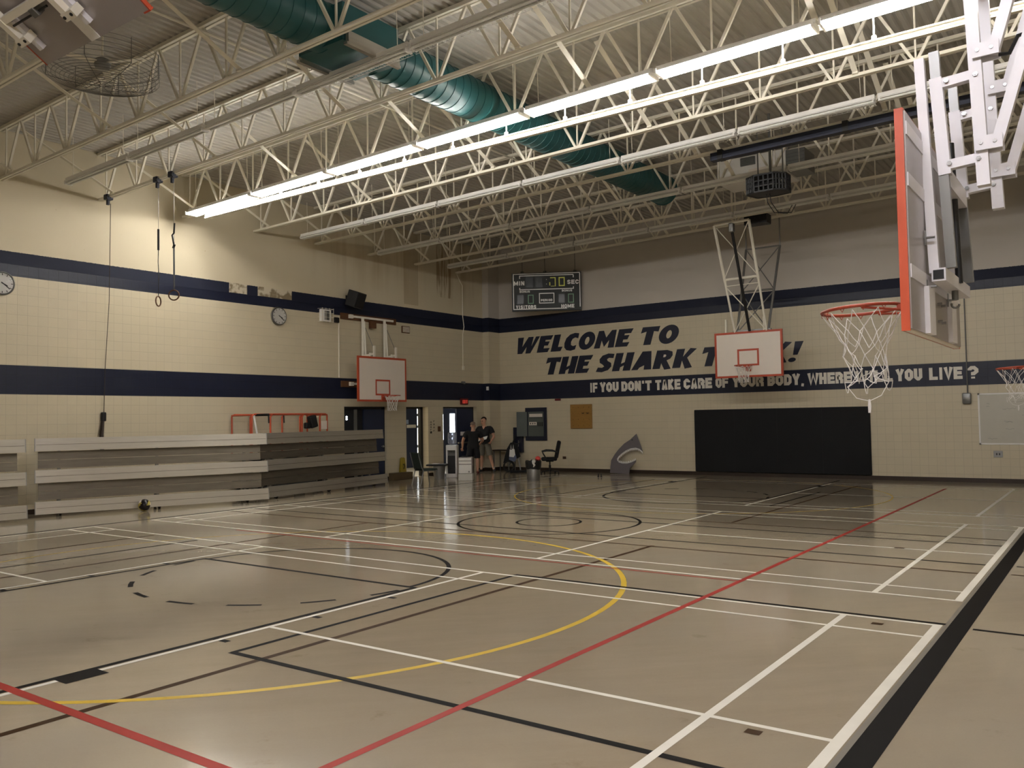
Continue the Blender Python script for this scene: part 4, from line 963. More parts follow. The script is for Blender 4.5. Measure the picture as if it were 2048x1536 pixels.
m = MB(); m.rbox((0.02, -4.58, 4.635), (0.04, 0.36, 0.22), 0.015); m.obj('frame', M['plank'], t); m = MB()
for k in range(5): m.box(0.04, -4.73, 4.555+k*0.036, 0.05, -4.43, 4.575+k*0.036)
m.obj('louvre', M['steel'], t)
m = MB(); m.tube([(0.03,-2.04,6.72),(0.04,-1.9,6.5),(0.03,-1.75,6.36),(0.02,-1.74,5.3),(0.03,-1.69,4.95),(0.02,-1.75,4.7),(0.02,-1.76,3.6)], 0.014, 6); t = thing('drop_cord', 'white drop cord hanging down near the corner of the left wall', 'cord', (0, -1.76, 3.5)); m.obj('cord', M['steel'], t, True)
m = MB(); m.rbox((0.03, -1.76, 3.54), (0.05, 0.09, 0.14), 0.01); m.obj('switch_box', M['steel'], t)
m = MB(); m.rbox((0.03, -1.77, 3.05), (0.06, 0.18, 0.08), 0.02); m.ball((0.07, -1.77, 3.03), 0.05, 12, 8); rebase(tag(m.obj('motion_sensor', M['grey'], None, True), 'small grey sensor on the navy band above the exit sign', 'sensor'), (0, -1.77, 3.0))
t = thing('exit_sign', 'small red exit sign above the right doorway', 'sign', (0, -1.75, 2.3))
m = MB(); m.rbox((0.04, -1.75, 2.405), (0.08, 0.36, 0.21), 0.01); m.obj('housing', M['exitbox'], t)
m = MB(); block_word(m, 'EXIT', -1.88, -1.62, 2.34, 0.11, lambda u, v, q: Vector((0.081+q, u, v)), 0.003, 0.22, 0.3); m.obj('lettering', M['exitred'], t)
# two columns of small posted letters and two little plates by the doors
t = thing('wall_notice', 'column of small dark letters posted on wall between the two doorways', 'notice', (0, -3.33, 1.42), group=None)
m = MB(); rnd = random.Random(3)
for y, zs in ((-3.42, (1.72, 1.64, 1.56, 1.48)), (-3.27, (1.75, 1.65, 1.55, 1.44))):
    for z in zs:
        m = MB(); m.box(0.001, y-0.03, z-0.025, 0.004, y-0.012, z+0.025); m.box(0.001, y-0.03, z+0.012, 0.004, y+0.03, z+0.025)
        if rnd.random() < .6: m.box(0.001, y+0.012, z-0.025, 0.004, y+0.03, z+0.012)
        m.obj('letter', M['black'], t)
m = MB(); m.box(0.001, -3.46, 1.36, 0.006, -3.38, 1.43); m.obj('plate', M['black'], t)
m = MB(); m.rbox((0.015, -3.03, 1.5), (0.03, 0.12, 0.17), 0.006); rebase(tag(m.obj('wall_plate', M['plank']), 'small brown plate on wall left of the right doorway', 'plate'), (0, -3.03, 1.415))

# ================================================================== things on the lettered wall
m = MB(); m.box(0.13, -0.626, 2.80, 0.24, -0.62, 2.93); rebase(tag(m.obj('paper_card', M['paper']), 'small white card on the navy band of the corner pilaster', 'card'), (0.185, -0.62, 2.8))
m = MB(); m.rbox((2.70, -0.02, 2.41), (0.22, 0.04, 0.07), 0.008); rebase(tag(m.obj('alarm_box', M['exitbox']), 'small dark red box just under the navy band above the panel', 'alarm'), (2.70, 0, 2.375))
t = thing('electrical_panel', 'grey electrical panel with open door in navy surround', 'panel', (1.8, 0, 1.03))
m = MB(); m.box(1.37, -0.05, 1.03, 2.24, -0.006, 2.16); m.obj('surround', M['navy'], t)
M['panelgrey'] = mat('grey_green_panel', sc(92, 98, 94), 0.5, 0.2, var=0.1)
m = MB(); m.box(1.50, -0.075, 1.18, 2.14, -0.05, 2.02); m.obj('inner_panel', M['panelgrey'], t)
m = MB(); m.box(1.56, -0.082, 1.84, 2.10, -0.075, 1.95); m.box(1.55, -0.082, 1.56, 1.86, -0.075, 1.67); m.obj('label_strip', M['boardwhite'], t)
m = MB()
for k in range(3): m.box(1.60+k*0.09, -0.088, 1.59, 1.63+k*0.09, -0.082, 1.64)
for k in range(4): m.box(1.90+k*0.06, -0.085, 1.52, 1.925+k*0.06, -0.075, 1.66)
m.box(1.58, -0.082, 1.805, 2.08, -0.075, 1.815); m.obj('breaker', M['black'], t)
m = MB(); m.bar((1.46, -0.08, 1.60), (1.22, -0.36, 1.60), 0.015, 0.84, (0,0,1)); m.obj('panel_door', M['panelgrey'], t)
t = thing('wall_cabinet', 'narrow navy wall cabinet left of the electrical panel', 'cabinet', (1.08, 0, 0.62))
m = MB(); m.rbox((1.075, -0.06, 1.055), (0.37, 0.12, 0.87), 0.008); m.obj('body', M['navy'], t); m = MB(); m.rbox((1.11, -0.123, 0.93), (0.03, 0.012, 0.22), 0.005); m.obj('handle', M['galv'], t)
t = thing('pegboard', 'square wooden peg board on the lettered wall', 'board', (3.615, 0, 1.43))
m = MB(); m.rbox((3.615, -0.029, 1.83), (0.82, 0.046, 0.80), 0.006); m.obj('board', mat('honey_wood', sc(150, 112, 52), 0.55, var=0.2, scale=3, stretch=(1, 1, 10)), t)
m = MB()
for i in range(4):
    for k in range(4): m.cyl((3.31+0.205*i, -0.052, 1.53+0.2*k), (3.31+0.205*i, -0.049, 1.53+0.2*k), 0.014, n=8)
m.tube([(3.65,-.055,1.95),(3.69,-.056,1.92),(3.73,-.055,1.95)], 0.010, 5); m.tube([(3.83,-.055,1.95),(3.87,-.056,1.92),(3.91,-.055,1.95)], 0.012, 5); m.obj('peg_hole', M['brown'], t)
for x, z, lab in ((2.91, 0.46, 'small brown outlet low on wall right of the office chair'), (15.6, 0.715, 'small grey outlet low on wall under the whiteboard')):
    t = thing('wall_outlet', lab, 'outlet', (x, 0, z-0.06)); m = MB(); m.rbox((x, -0.008, z), (0.13 if x < 9 else 0.20, 0.016, 0.09 if x < 9 else 0.16), 0.004); m.obj('plate', M['plank' if x < 9 else 'galv'], t)
    m = MB()
    for q in (-0.03, 0.03): m.box(x+q-0.014, -0.019, z-0.025, x+q+0.014, -0.015, z+0.025)
    m.obj('socket', M['black'], t)
t = thing('crash_pad', 'large black padded crash mat fixed to the lettered wall', 'wall pad', (10.13, 0, 0.115))
m = MB(); m.rbox((10.13, -0.042, 1.04), (5.03, 0.07, 1.85), 0.025); m.obj('pad', mat('black_vinyl_pad', sc(26, 27, 28), 0.75, var=0.15, scale=2, spec=0.25), t)
m = MB()
for k in range(1, 4): m.box(7.62+5.02*k/4-0.003, -0.0785, 0.14, 7.62+5.02*k/4+0.003, -0.076, 1.94)
m.obj('seam', M['rubber'], t)
t = thing('switch_box', 'grey box at foot of the long conduit right of the motto', 'box', (14.96, 0, 1.97))
m = MB(); m.rbox((14.96, -0.05, 2.11), (0.20, 0.10, 0.28), 0.03); m.obj('housing', M['grey'], t, True); m = MB(); m.cyl((14.985, -0.03, 2.24), (14.985, -0.03, 6.9), 0.016, n=8); m.obj('conduit', M['grey'], t)
t = thing('whiteboard', 'painted whiteboard panel with faint scribbles at the right photo edge', 'whiteboard', (16.5, 0, 0.97))
m = MB(); m.box(15.23, -0.008, 0.98, 17.8, 0, 2.20); m.obj('panel', mat('whiteboard_grey', sc(190, 186, 172), 0.4, var=0.05), t)
m = MB()
for q in ((15.20,0.95,17.83,0.985),(15.20,2.195,17.83,2.23),(15.20,0.95,15.235,2.23),(17.8,0.95,17.83,2.23)): m.box(q[0], -0.018, q[1], q[2], 0, q[3])
m.obj('frame', M['white'], t)
m = MB(); rnd = random.Random(11)
for k in range(46):
    x = rnd.uniform(15.32, 17.5); z = rnd.uniform(1.08, 2.1); L_ = rnd.uniform(0.06, 0.22)
    m.tube([(x+L_*i/5, -0.009, z+rnd.uniform(-.016,.016)) for i in range(6)], 0.0022, 4)
m.obj('marker_scribble', M['panelgrey'], t)

# ================================================================== bleachers
def bleacher(A, Bp, lab, dark=False, left_ext=0.0):
    A = Vector((A[0], A[1], 0)); Bp = Vector((Bp[0], Bp[1], 0)); d = (Bp-A).normalized(); nrm = Vector((d.y, -d.x, 0))   # nrm faces the court
    if nrm.x < 0: nrm = -nrm
    Ln = (Bp-A).length; ang = math.atan2(d.y, d.x)
    t = thing('bleacher', lab, 'bleacher', tuple((A+Bp)/2), 0, 'folded aluminium bleachers')
    P = lambda u, z, back: A+d*u-nrm*back+Vector((0,0,z))
    def brd(name, u0, u1, z0, z1, bk, th, mm, par=t, lean=0.0):
        m = MB(); m.hexa([P(u0,z0,bk), P(u1,z0,bk), P(u1,z0,bk+th), P(u0,z0,bk+th), P(u0,z1,bk+lean), P(u1,z1,bk+lean), P(u1,z1,bk+th+lean), P(u0,z1,bk+th+lean)]); return m.obj(name, mm, par)
    for z0, z1, bk in ((0.06, 0.305, 0.0), (0.675, 0.925, 0.07), (1.30, 1.55, 0.14)):
        b = brd('seat_plank', 0, Ln, z0, z1, bk, 0.05, M['silver'], lean=0.025)
        for e in (0, Ln): brd('end_cap', e-0.008, e+0.008, z0-0.003, z1+0.003, bk-0.003, 0.056, M['galv'], b, lean=0.025)
        brd('plank_groove', 0.02, Ln-0.02, (z0+z1)/2-0.004, (z0+z1)/2+0.004, bk+0.0095, 0.01, M['silverdark'], b, lean=0.0)
    for z0, z1, bk in ((0.32, 0.66, 0.22), (0.94, 1.29, 0.29)):
        for q in (0, 1):
            zz0 = z0+(z1-z0)*q/2; brd('foot_plank', 0.07, Ln-0.10, zz0+0.004, zz0+(z1-z0)/2-0.004, bk+0.01*q, 0.04, M['silverdark'], lean=0.02)
    for u in (0.45, Ln/2, Ln-0.45):
        m = MB(); m.bar(P(u, 0.12, 0.30), P(u, 1.5, 0.40), 0.05, 0.05, d); m.bar(P(u, 0.14, 0.06), P(u, 0.14, 0.62), 0.05, 0.05); m.bar(P(u, 0.80, 0.12), P(u, 0.80, 0.36), 0.05, 0.05); m.bar(P(u, 1.42, 0.19), P(u, 1.42, 0.40), 0.05, 0.05); m.bar(P(u, 0.14, 0.58), P(u, 1.2, 0.40), 0.04, 0.04, d); m.obj('frame', M['galv'], t)
        for bk in (0.15, 0.55):
            m = MB(); m.cyl(P(u-0.02, 0.055, bk), P(u+0.02, 0.055, bk), 0.055, n=14); m.obj('wheel', M['rubber'], t, True)
    return t
bleacher((0.82, -16.05), (2.36, -11.67), 'long silver folded bleacher in the middle, behind the volleyball')
bleacher((2.075, -11.5), (1.35, -6.80), 'shaded folded bleacher on the right, in front of the orange lift')
bleacher((0.55, -20.9), (1.33, -16.43), 'folded bleacher cut off at the left photo edge')

# volleyball
t = thing('volleyball', 'black and yellow volleyball on the floor by the middle bleacher', 'ball', (1.62, -14.25, 0))
c = Vector((1.62, -14.25, 0.125))
M['vb_yel'] = mat('volleyball_yellow', sc(190, 176, 92), 0.35, var=0.05); M['vb_blk'] = mat('volleyball_black', sc(24, 20, 22), 0.3, var=0.05)
m = MB(); m.ball(c, 0.125, 32, 20)
for i, f in enumerate(m.f):
    p = sum((m.v[j] for j in f), Vector())/len(f)-c; p.normalize(); q = Matrix.Rotation(0.6, 3, 'X') @ Matrix.Rotation(0.9, 3, 'Y') @ p
    ax = max(range(3), key=lambda k: abs(q[k])); o1 = q[(ax+1) % 3]/abs(q[ax])
    m.mi[i] = 1 if abs(o1) > 0.36 and (o1 > 0) == (q[ax] > 0) else (2 if abs(o1) <= 0.36 and ax == 1 else 0)
m.obj('shell', [M['vb_blk'], M['vb_yel'], M['boardwhite']], t, True)

# orange scissor lift behind the bleacher
t = thing('scissor_lift', 'orange railed work lift standing behind the right bleacher', 'lift', (0.55, -9.8, 0))
x0, x1, y0, y1 = 0.12, 0.95, -11.05, -8.65
m = MB(); m.rbox(((x0+x1)/2, (y0+y1)/2, 0.35), (x1-x0, y1-y0, 0.32), 0.03); m.obj('base', M['grey'], t)
for yy in (y0+0.3, y1-0.3):
    for xx in (x0+0.04, x1-0.04): m = MB(); m.cyl((xx-0.05, yy, 0.15), (xx+0.05, yy, 0.15), 0.15, n=18); m.obj('wheel', M['rubber'], t, True)
m = MB(); m.box(x0, y0, 0.95, x1, y1, 1.03); m.obj('platform', M['galv'], t)
m = MB()
for xx in (x0+0.1, x1-0.1):
    for a, b in (((xx, y0+0.2, 0.5), (xx, y1-0.2, 0.95)), ((xx, y1-0.2, 0.5), (xx, y0+0.2, 0.95))): m.bar(a, b, 0.05, 0.08)
m.obj('scissor_arm', M['grey'], t)
for xx in (x0+0.02, x1-0.02):
    m = MB(); m.tube([(xx, y0, 1.03), (xx, y0, 1.95), (xx, y0+0.06, 2.0), (xx, y1-0.06, 2.0), (xx, y1, 1.96), (xx, y1, 1.03)], 0.022, 8); m.obj('guard_rail', M['orange'], t, True)
    for yy in (y0+0.55, y1-0.85, y1-0.25): m = MB(); m.tube([(xx, yy, 1.03), (xx, yy, 1.93), (xx, yy+0.05, 1.99)], 0.024, 8); m.obj('rail_post', M['orange'], t, True)
    m = MB(); m.tube([(xx, y0, 1.5), (xx, y1, 1.5)], 0.016, 6); m.obj('mid_rail', M['orange'], t)
for yy in (y0, y1): m = MB(); m.tube([(x0+0.02, yy, 1.98), (x1-0.02, yy, 1.98)], 0.022, 8); m.obj('end_rail', M['orange'], t)
m = MB(); m.cyl((x1-0.02, y0+0.12, 1.985), (x1-0.02, y0+0.5, 1.99), 0.033, n=10); m.obj('grip_pad', M['black'], t)
m = MB(); m.bar((x1-0.02, y0+0.05, 1.98), (x1-0.02, y0+0.22, 1.2), 0.05, 0.012, (1,0,0)); m.obj('gate_arm', M['white'], t)
for yy in (y0+0.48, y0+0.95): m = MB(); m.tube([(x1+0.0, yy, 1.97), (x1+0.0, yy+0.01, 1.78)], 0.018, 6); m.obj('strap', M['black'], t)
m = MB(); m.rbox((x1-0.02, y1-0.5, 1.80), (0.16, 0.22, 0.32), 0.03, Matrix.Rotation(0.25, 3, 'X')); m.rbox((x1-0.02, y1-0.68, 1.70), (0.12, 0.16, 0.16), 0.03); m.obj('control_box', M['black'], t)
m = MB(); m.box(x1-0.01, y1-0.22, 1.60, x1, y1-0.02, 1.82); m.obj('instruction_plate', M['boardwhite'], t)

# ================================================================== things standing in the far corner
def at(Mx, m): return xf(m, Mx)
def frame_at(loc, rz): return Matrix.Translation(loc) @ Matrix.Rotation(rz, 4, 'Z')
M['darkgreen'] = mat('dark_green_vinyl', sc(34, 46, 42), 0.5, var=0.1)
# stacking chair facing right
Mx = frame_at((2.45, -6.45, 0), 1.25)
t = thing('stacking_chair', 'dark green stacking chair on the floor right of the shaded bleacher', 'chair', (2.52, -6.5, 0))
m = MB(); m.rbox((0.02, 0, 0.43), (0.46, 0.46, 0.06), 0.02); at(Mx, m).obj('seat', M['darkgreen'], t)
m = MB(); m.rbox((-0.27, 0, 0.68), (0.05, 0.44, 0.46), 0.02, Matrix.Rotation(-0.20, 3, 'Y')); at(Mx, m).obj('backrest', M['darkgreen'], t)
for sy in (-1, 1):
    m = MB(); m.tube([(-0.36, sy*0.225, 0.90), (-0.26, sy*0.225, 0.52), (-0.20, sy*0.225, 0.40)], 0.012, 6); at(Mx, m).obj('back_post', M['grey'], t)
    m = MB(); m.tube([(-0.20, sy*0.23, 0.42), (-0.30, sy*0.24, 0.0)], 0.017, 6); at(Mx, m).obj('leg', M['grey'], t)
    m = MB(); m.tube([(0.20, sy*0.23, 0.42), (0.26, sy*0.24, 0.0)], 0.017, 6); at(Mx, m).obj('leg', M['grey'], t)
    m = MB(); m.tube([(-0.22, sy*0.225, 0.40), (0.22, sy*0.225, 0.40)], 0.012, 6); at(Mx, m).obj('seat_rail', M['grey'], t)
# water cooler
Mx = frame_at((1.22, -3.82, 0), 0.52)
t = thing('water_cooler', 'white water cooler with blue bottle in front of the open doorway', 'water cooler', (1.22, -3.82, 0))
m = MB(); m.rbox((0, 0.02, 0.07), (0.34, 0.34, 0.14), 0.01)
for sx in (-0.145, 0.145): m.rbox((sx, 0, 0.50), (0.05, 0.36, 0.96), 0.01)
m.rbox((0, 0.14, 0.50), (0.26, 0.06, 0.96), 0.008); m.rbox((0, 0, 0.93), (0.34, 0.36, 0.16), 0.015); at(Mx, m).obj('cabinet', M['white'], t)
m = MB(); m.rbox((0, -0.02, 0.40), (0.236, 0.26, 0.56), 0.01); at(Mx, m).obj('front_panel', M['black'], t)
m = MB(); m.rbox((0, 0.06, 0.76), (0.235, 0.10, 0.18), 0.008); at(Mx, m).obj('tap_recess', M['grey'], t)
for sx in (-0.05, 0.05): m = MB(); m.cyl((sx, -0.02, 0.80), (sx, 0.02, 0.80), 0.015, n=8); m.cyl((sx, -0.02, 0.77), (sx, -0.02, 0.81), 0.010, n=8); at(Mx, m).obj('tap', M['chrome'], t)
M['bottle'] = mat('blue_bottle_plastic', (0.62, 0.70, 0.92), 0.12, var=0.1, trans=0.75, ior=1.33)
m = MB(); m.lathe((0, 0, 1.0), [(0.05,0),(0.06,0.03),(0.135,0.06),(0.138,0.16),(0.130,0.175),(0.138,0.19),(0.138,0.29),(0.128,0.31),(0.135,0.33),(0.132,0.38),(0.11,0.40)], 20); at(Mx, m).obj('bottle', M['bottle'], t, True)
# drawer unit on a white box
Mx = frame_at((2.36, -4.56, 0), 0.56)
m = MB(); m.rbox((0, 0, 0.10), (0.42, 0.40, 0.20), 0.01); tag(at(Mx, m).obj('storage_box', mat('white_plastic_box', sc(196, 194, 186), 0.45, var=0.05)), 'plain white box on the floor under the drawer unit', 'box')
t = thing('drawer_unit', 'white plastic drawer unit standing on a white box', 'drawers', (2.36, -4.56, 0.20))
m = MB(); m.rbox((0, 0, 0.44), (0.40, 0.38, 0.48), 0.01); at(Mx, m).obj('body', M['boardback'], t)  # grey body paints the shade into the gaps between the white drawers
for z, h in ((0.625, 0.085), (0.53, 0.085), (0.34, 0.26)):
    m = MB(); m.rbox((-0.005, -0.195, z), (0.37, 0.03, h-0.012), 0.006); dr = at(Mx, m).obj('drawer', M['paper'], t); m = MB(); m.rbox((-0.05, -0.208, z), (0.012, 0.012, h*0.7), 0.004); at(Mx, m).obj('handle', M['white'], dr)
m = MB(); m.cyl((0.11, -0.21, 0.26), (0.11, -0.204, 0.26), 0.028, n=12); at(Mx, m).obj('dark_spot', M['grey'], t)
m = MB(); m.rbox((-0.04, -0.05, 0.70), (0.16, 0.10, 0.035), 0.01); tag(at(Mx, m).obj('tape_dispenser', M['black']), 'small black item lying on top of the white drawer unit', 'desk item')
# wastebasket with a dark tray on it
t = thing('wastebasket', 'grey round wastebasket between the green chair and water cooler', 'bin', (1.14, -4.36, 0))
m = MB(); m.lathe((1.14, -4.36, 0), [(0.16,0),(0.20,0.38),(0.205,0.39),(0.195,0.39),(0.155,0.02)], 22); m.obj('bin', M['galv'], t, True)
m = MB(); m.rbox((1.10, -4.40, 0.42), (0.62, 0.40, 0.055), 0.012, Matrix.Rotation(0.5, 3, 'Z')); tag(m.obj('flat_case', M['black']), 'flat black case lying across the grey wastebasket', 'case')
m = MB(); m.rbox((1.0, -4.36, 0.455), (0.20, 0.16, 0.014), 0.004, Matrix.Rotation(0.2, 3, 'Z')); tag(m.obj('booklet', M['paper']), 'white booklet on the flat black case', 'booklet')
# yellow floor sign and a low box by the wall
M['sign_yellow'] = mat('faded_yellow_plastic', sc(150, 130, 36), 0.5, var=0.1)
t = thing('wet_floor_sign', 'yellow folding floor sign leaning by the narrow doorway', 'sign', (0.10, -4.88, 0.0))
for s in (-1, 1):
    m = MB(); p = lambda u, v, w: Vector((0.10+s*(0.06*(1-v/0.66))+w*0.01, -4.88+u, v*1.06))
    m.prism([(-0.12,0.0),(0.12,0.0),(0.10,0.59),(0.05,0.62),(-0.05,0.62),(-0.10,0.59)], p, 1.2); m.obj('panel', M['sign_yellow'], t)
m = MB(); m.tube([(0.155, -4.90, 0.43), (0.153, -4.85, 0.46), (0.156, -4.83, 0.38), (0.165, -4.89, 0.31)], 0.012, 5); m.obj('symbol', M['black'], t)
m = MB(); m.rbox((0.32, -5.18, 0.11), (0.20, 0.86, 0.22), 0.01); tag(m.obj('cardboard_box', mat('brown_cardboard', sc(82, 68, 44), 0.7, var=0.15)), 'long low brown box on the floor in front of the yellow floor sign', 'box')
# metal trash can with a black liner
t = thing('trash_can', 'grey metal trash can with black bag liner in front of office chair', 'bin', (4.28, -3.85, 0))
m = MB(); m.lathe((4.28, -3.85, 0), [(0.18,0),(0.185,0.02),(0.205,0.44),(0.20,0.45),(0.175,0.02)], 24); m.obj('can', M['galv'], t, True)
m = MB(); rnd = random.Random(4); n = 24
rings = [(0.212, 0.34), (0.222, 0.44), (0.232, 0.55), (0.20, 0.585), (0.17, 0.54), (0.15, 0.42)]
vv = []; ff = []
for r, z in rings:
    for k in range(n): rr_ = r*(1+rnd.uniform(-.05,.05)); vv.append(Vector((4.28+rr_*math.cos(2*PI*k/n), -3.85+rr_*math.sin(2*PI*k/n), z+rnd.uniform(-.025,.02))))
for i in range(len(rings)-1):
    for k in range(n): ff.append((i*n+k, i*n+(k+1) % n, (i+1)*n+(k+1) % n, (i+1)*n+k))
m._add(vv, ff); m.obj('bag_liner', M['black'], t, True)
m = MB(); rnd = random.Random(9); pts = [(4.42+0.02*rnd.uniform(-1,1), -4.02, 0.60-0.05*k) for k in range(5)]
m.tube(pts, [0.05, 0.06, 0.04, 0.03, 0.015], 7); tag(m.obj('paper_towel', M['paper'], None, True), 'white paper towel hanging over the trash can rim', 'paper')
m = MB(); m.ball((4.40, -3.78, 0.63), (0.075, 0.075, 0.065), 12, 8)
for p in m.v: p += Vector((rnd.uniform(-.012,.012), rnd.uniform(-.012,.012), rnd.uniform(-.012,.012)))
tag(m.obj('red_rag', mat('coral_red_cloth', sc(224, 84, 76), 0.8, var=0.15, scale=20), None, True), 'crumpled coral red cloth on top of the trash can', 'cloth')
# office chair facing left
Mx = frame_at((3.12, -1.22, 0), PI+0.62)
t = thing('office_chair', 'black office armchair on castors near the lettered wall', 'chair', (3.12, -1.22, 0))
m = MB(); m.rbox((0.02, 0, 0.48), (0.50, 0.50, 0.11), 0.045); at(Mx, m).obj('seat', M['blacksoft'], t, True)
m = MB(); m.rbox((-0.26, 0, 0.78), (0.11, 0.48, 0.58), 0.05, Matrix.Rotation(-0.20, 3, 'Y')); at(Mx, m).obj('backrest', M['blacksoft'], t, True)
for sy in (-1, 1): m = MB(); m.tube([(0.12, sy*0.27, 0.50), (0.19, sy*0.29, 0.62), (0.24, sy*0.29, 0.72), (0.10, sy*0.29, 0.755), (-0.10, sy*0.29, 0.745), (-0.24, sy*0.26, 0.70)], [0.018,0.02,0.024,0.028,0.026,0.02], 8); at(Mx, m).obj('armrest', M['black'], t, True)
m = MB(); m.cyl((0,0,0.10), (0,0,0.28), 0.035, n=12); m.cyl((0,0,0.28), (0,0,0.43), 0.022, n=12); m.rbox((0,0,0.41), (0.24,0.18,0.04), 0.01); at(Mx, m).obj('gas_lift', M['black'], t)
for k in range(5):
    a = 2*PI*k/5+0.3; e = Vector((0.29*math.cos(a), 0.29*math.sin(a), 0.075)); m = MB(); m.bar((0,0,0.115), e, 0.045, 0.03); lg = at(Mx, m).obj('base_leg', M['black'], t)
    m = MB(); m.cyl((e.x-0.02, e.y, 0.028), (e.x+0.02, e.y, 0.028), 0.028, n=10); m.cyl((e.x, e.y, 0.03), (e.x, e.y, 0.08), 0.008, n=6); at(Mx, m).obj('castor', M['rubber'], lg)
# push cart with bags
t = thing('push_cart', 'dark push cart with big wheel, black cover and curved handles', 'cart', (1.30, -0.76, 0))
o = Vector((1.30, -0.76, 0)); V = lambda u, v, w=0.0: o+Vector((0.81*u-0.58*w*-1*0.9, 0.585*u-0.81*w, v))     # u right in view, w toward the camera
m = MB(); m.prism([(-0.30,0.30),(-0.24,0.55),(-0.16,0.80),(-0.05,0.98),(0.06,1.0),(0.16,0.93),(0.24,0.70),(0.27,0.50),(0.12,0.42),(-0.05,0.36)], lambda u, v, w: V(u, v, w*0.34-0.17), 1.0); m.obj('cover', M['blacksoft'], t)
m = MB(); m.tube([V(0.02,0.95,0.05), V(0.07,1.08,0.08), V(0.10,1.16,0.10), V(0.10,1.24,0.10)], 0.022, 8); m.tube([V(0.08,0.97,0.12), V(0.18,0.93,0.2), V(0.27,0.98,0.22), V(0.30,1.06,0.22)], 0.020, 8); m.obj('handle', M['black'], t, True)
for w_ in (-0.19, 0.19):
    m = MB(); m.tube([V(-0.12+0.17*math.cos(2*PI*k/24), 0.19+0.17*math.sin(2*PI*k/24), w_) for k in range(24)], 0.022, 8, closed=True)
    for k in range(6): m.cyl(V(-0.12,0.19,w_), V(-0.12+0.16*math.cos(PI*k/3), 0.19+0.16*math.sin(PI*k/3), w_), 0.006, n=5)
    m.obj('wheel', M['rubber'], t, True)
m = MB(); m.cyl(V(-0.12,0.19,-0.2), V(-0.12,0.19,0.2), 0.012, n=8); m.bar(V(-0.12,0.19,0), V(0.14,0.90,0), 0.03, 0.03); m.bar(V(0.14,0.88,0.12), V(0.28,0.03,0.12), 0.025, 0.025); m.bar(V(0.14,0.88,-0.12), V(0.28,0.03,-0.12), 0.025, 0.025); m.bar(V(0.28,0.015,-0.14), V(0.28,0.015,0.14), 0.03, 0.03); m.obj('frame', M['grey'], t)
t = thing('tote_bag', 'white and blue tote bag hanging on the dark push cart', 'bag', tuple(V(0.02, 0.40, 0.25)))
m = MB(); m.prism([(-0.09,0.52),(-0.07,0.76),(-0.02,0.74),(0.03,0.78),(0.09,0.76),(0.11,0.58),(0.06,0.50)], lambda u, v, w: V(u, v, 0.19+w*0.06), 1.0); m.obj('bag_top', M['paper'], t)
m = MB(); m.prism([(-0.10,0.42),(-0.09,0.52),(0.06,0.50),(0.12,0.60),(0.16,0.45),(0.08,0.34)], lambda u, v, w: V(u, v, 0.19+w*0.07), 1.0); m.obj('bag_bottom', mat('faded_blue_cloth', sc(96, 104, 128), 0.8, var=0.15), t)
m = MB(); m.tube([V(-0.05,0.75,0.22), V(-0.03,0.92,0.2), V(0.0,0.75,0.22)], 0.007, 5); m.tube([V(0.03,0.77,0.22), V(0.05,0.92,0.2), V(0.07,0.76,0.22)], 0.007, 5); m.obj('strap', M['paper'], t)
m = MB(); m.rbox((1.72, -1.0, 0.035), (0.55, 0.32, 0.07), 0.02, Matrix.Rotation(0.6, 3, 'Z')); tag(m.obj('flat_bag', M['blacksoft']), 'flat black bag on the floor right of the push cart', 'bag')
# small dark table at the corner
t = thing('side_table', 'small dark table behind the standing man, left of push cart', 'table', (0.72, -0.42, 0))
m = MB(); m.rbox((0.72, -0.42, 0.71), (0.72, 0.44, 0.04), 0.006); m.obj('table_top', M['brown'], t)
for a in (-0.32, 0.32):
    for b in (-0.18, 0.18): m = MB(); m.bar((0.72+a, -0.42+b, 0), (0.72+a, -0.42+b, 0.69), 0.03, 0.03, (1,0,0)); m.obj('leg', M['grey'], t)
# shark cut out
px = [(1435,1022),(1433,960),(1436,890),(1470,825),(1505,775),(1560,715),(1622,672),(1683,612),(1712,675),(1745,745),(1768,803),(1730,772),(1690,762),(1640,768),(1590,790),(1550,820),(1518,852),(1500,882),(1520,905),(1560,916),(1610,916),(1655,903),(1702,880),(1700,905),(1668,945),(1645,965),(1640,1030)]
pt = lambda x, y: ((x-1433)*0.166*0.01995, (1028-y)*0.166*0.0181)
poly = [pt(*q) for q in px]
t = thing('shark_cutout', 'grey plywood shark head with open toothed jaws leaning on the wall', 'cut-out', (4.85, -0.30, 0))
F = lambda u, v, w: Vector((4.82+u, -0.34+v*0.22+w*0.02, v))
m = MB(); m.prism(poly, F, 1.0); m.obj('head', mat('shark_grey_paint', sc(104, 98, 100), 0.6, var=0.10, scale=3), t)
m = MB()
up = [(1768,803),(1730,772),(1690,762),(1640,768),(1590,790),(1550,820),(1518,852),(1500,882)]; lw_ = [(1500,882),(1520,905),(1560,916),(1610,916),(1655,903),(1702,880)]
def teeth(pl, d, k):
    for i in range(len(pl)-1):
        a, b = Vector(pl[i]), Vector(pl[i+1]); nseg = max(1, int((b-a).length/16))
        for j in range(nseg):
            p, q = a+(b-a)*j/nseg, a+(b-a)*(j+1)/nseg; mid = (p+q)/2+Vector(d)*k
            F2 = lambda u, v, w: F(u, v, w*0.3-0.32) if True else None
            m.prism([pt(*p), pt(*q), pt(*mid)], F2, 1.0)
teeth(up, (0.25, 1.0), 26); teeth(lw_, (0.1, -1.0), 22); m.obj('teeth', M['white'], t)
m = MB(); ribbon(m, [pt(x, y+4) for x, y in lw_], 0.010, lambda u, v, w: F(u, v, w-0.25), 0.2); ribbon(m, [pt(x-2, y-4) for x, y in up], 0.010, lambda u, v, w: F(u, v, w-0.25), 0.2); m.obj('gum_line', M['paper'], t)
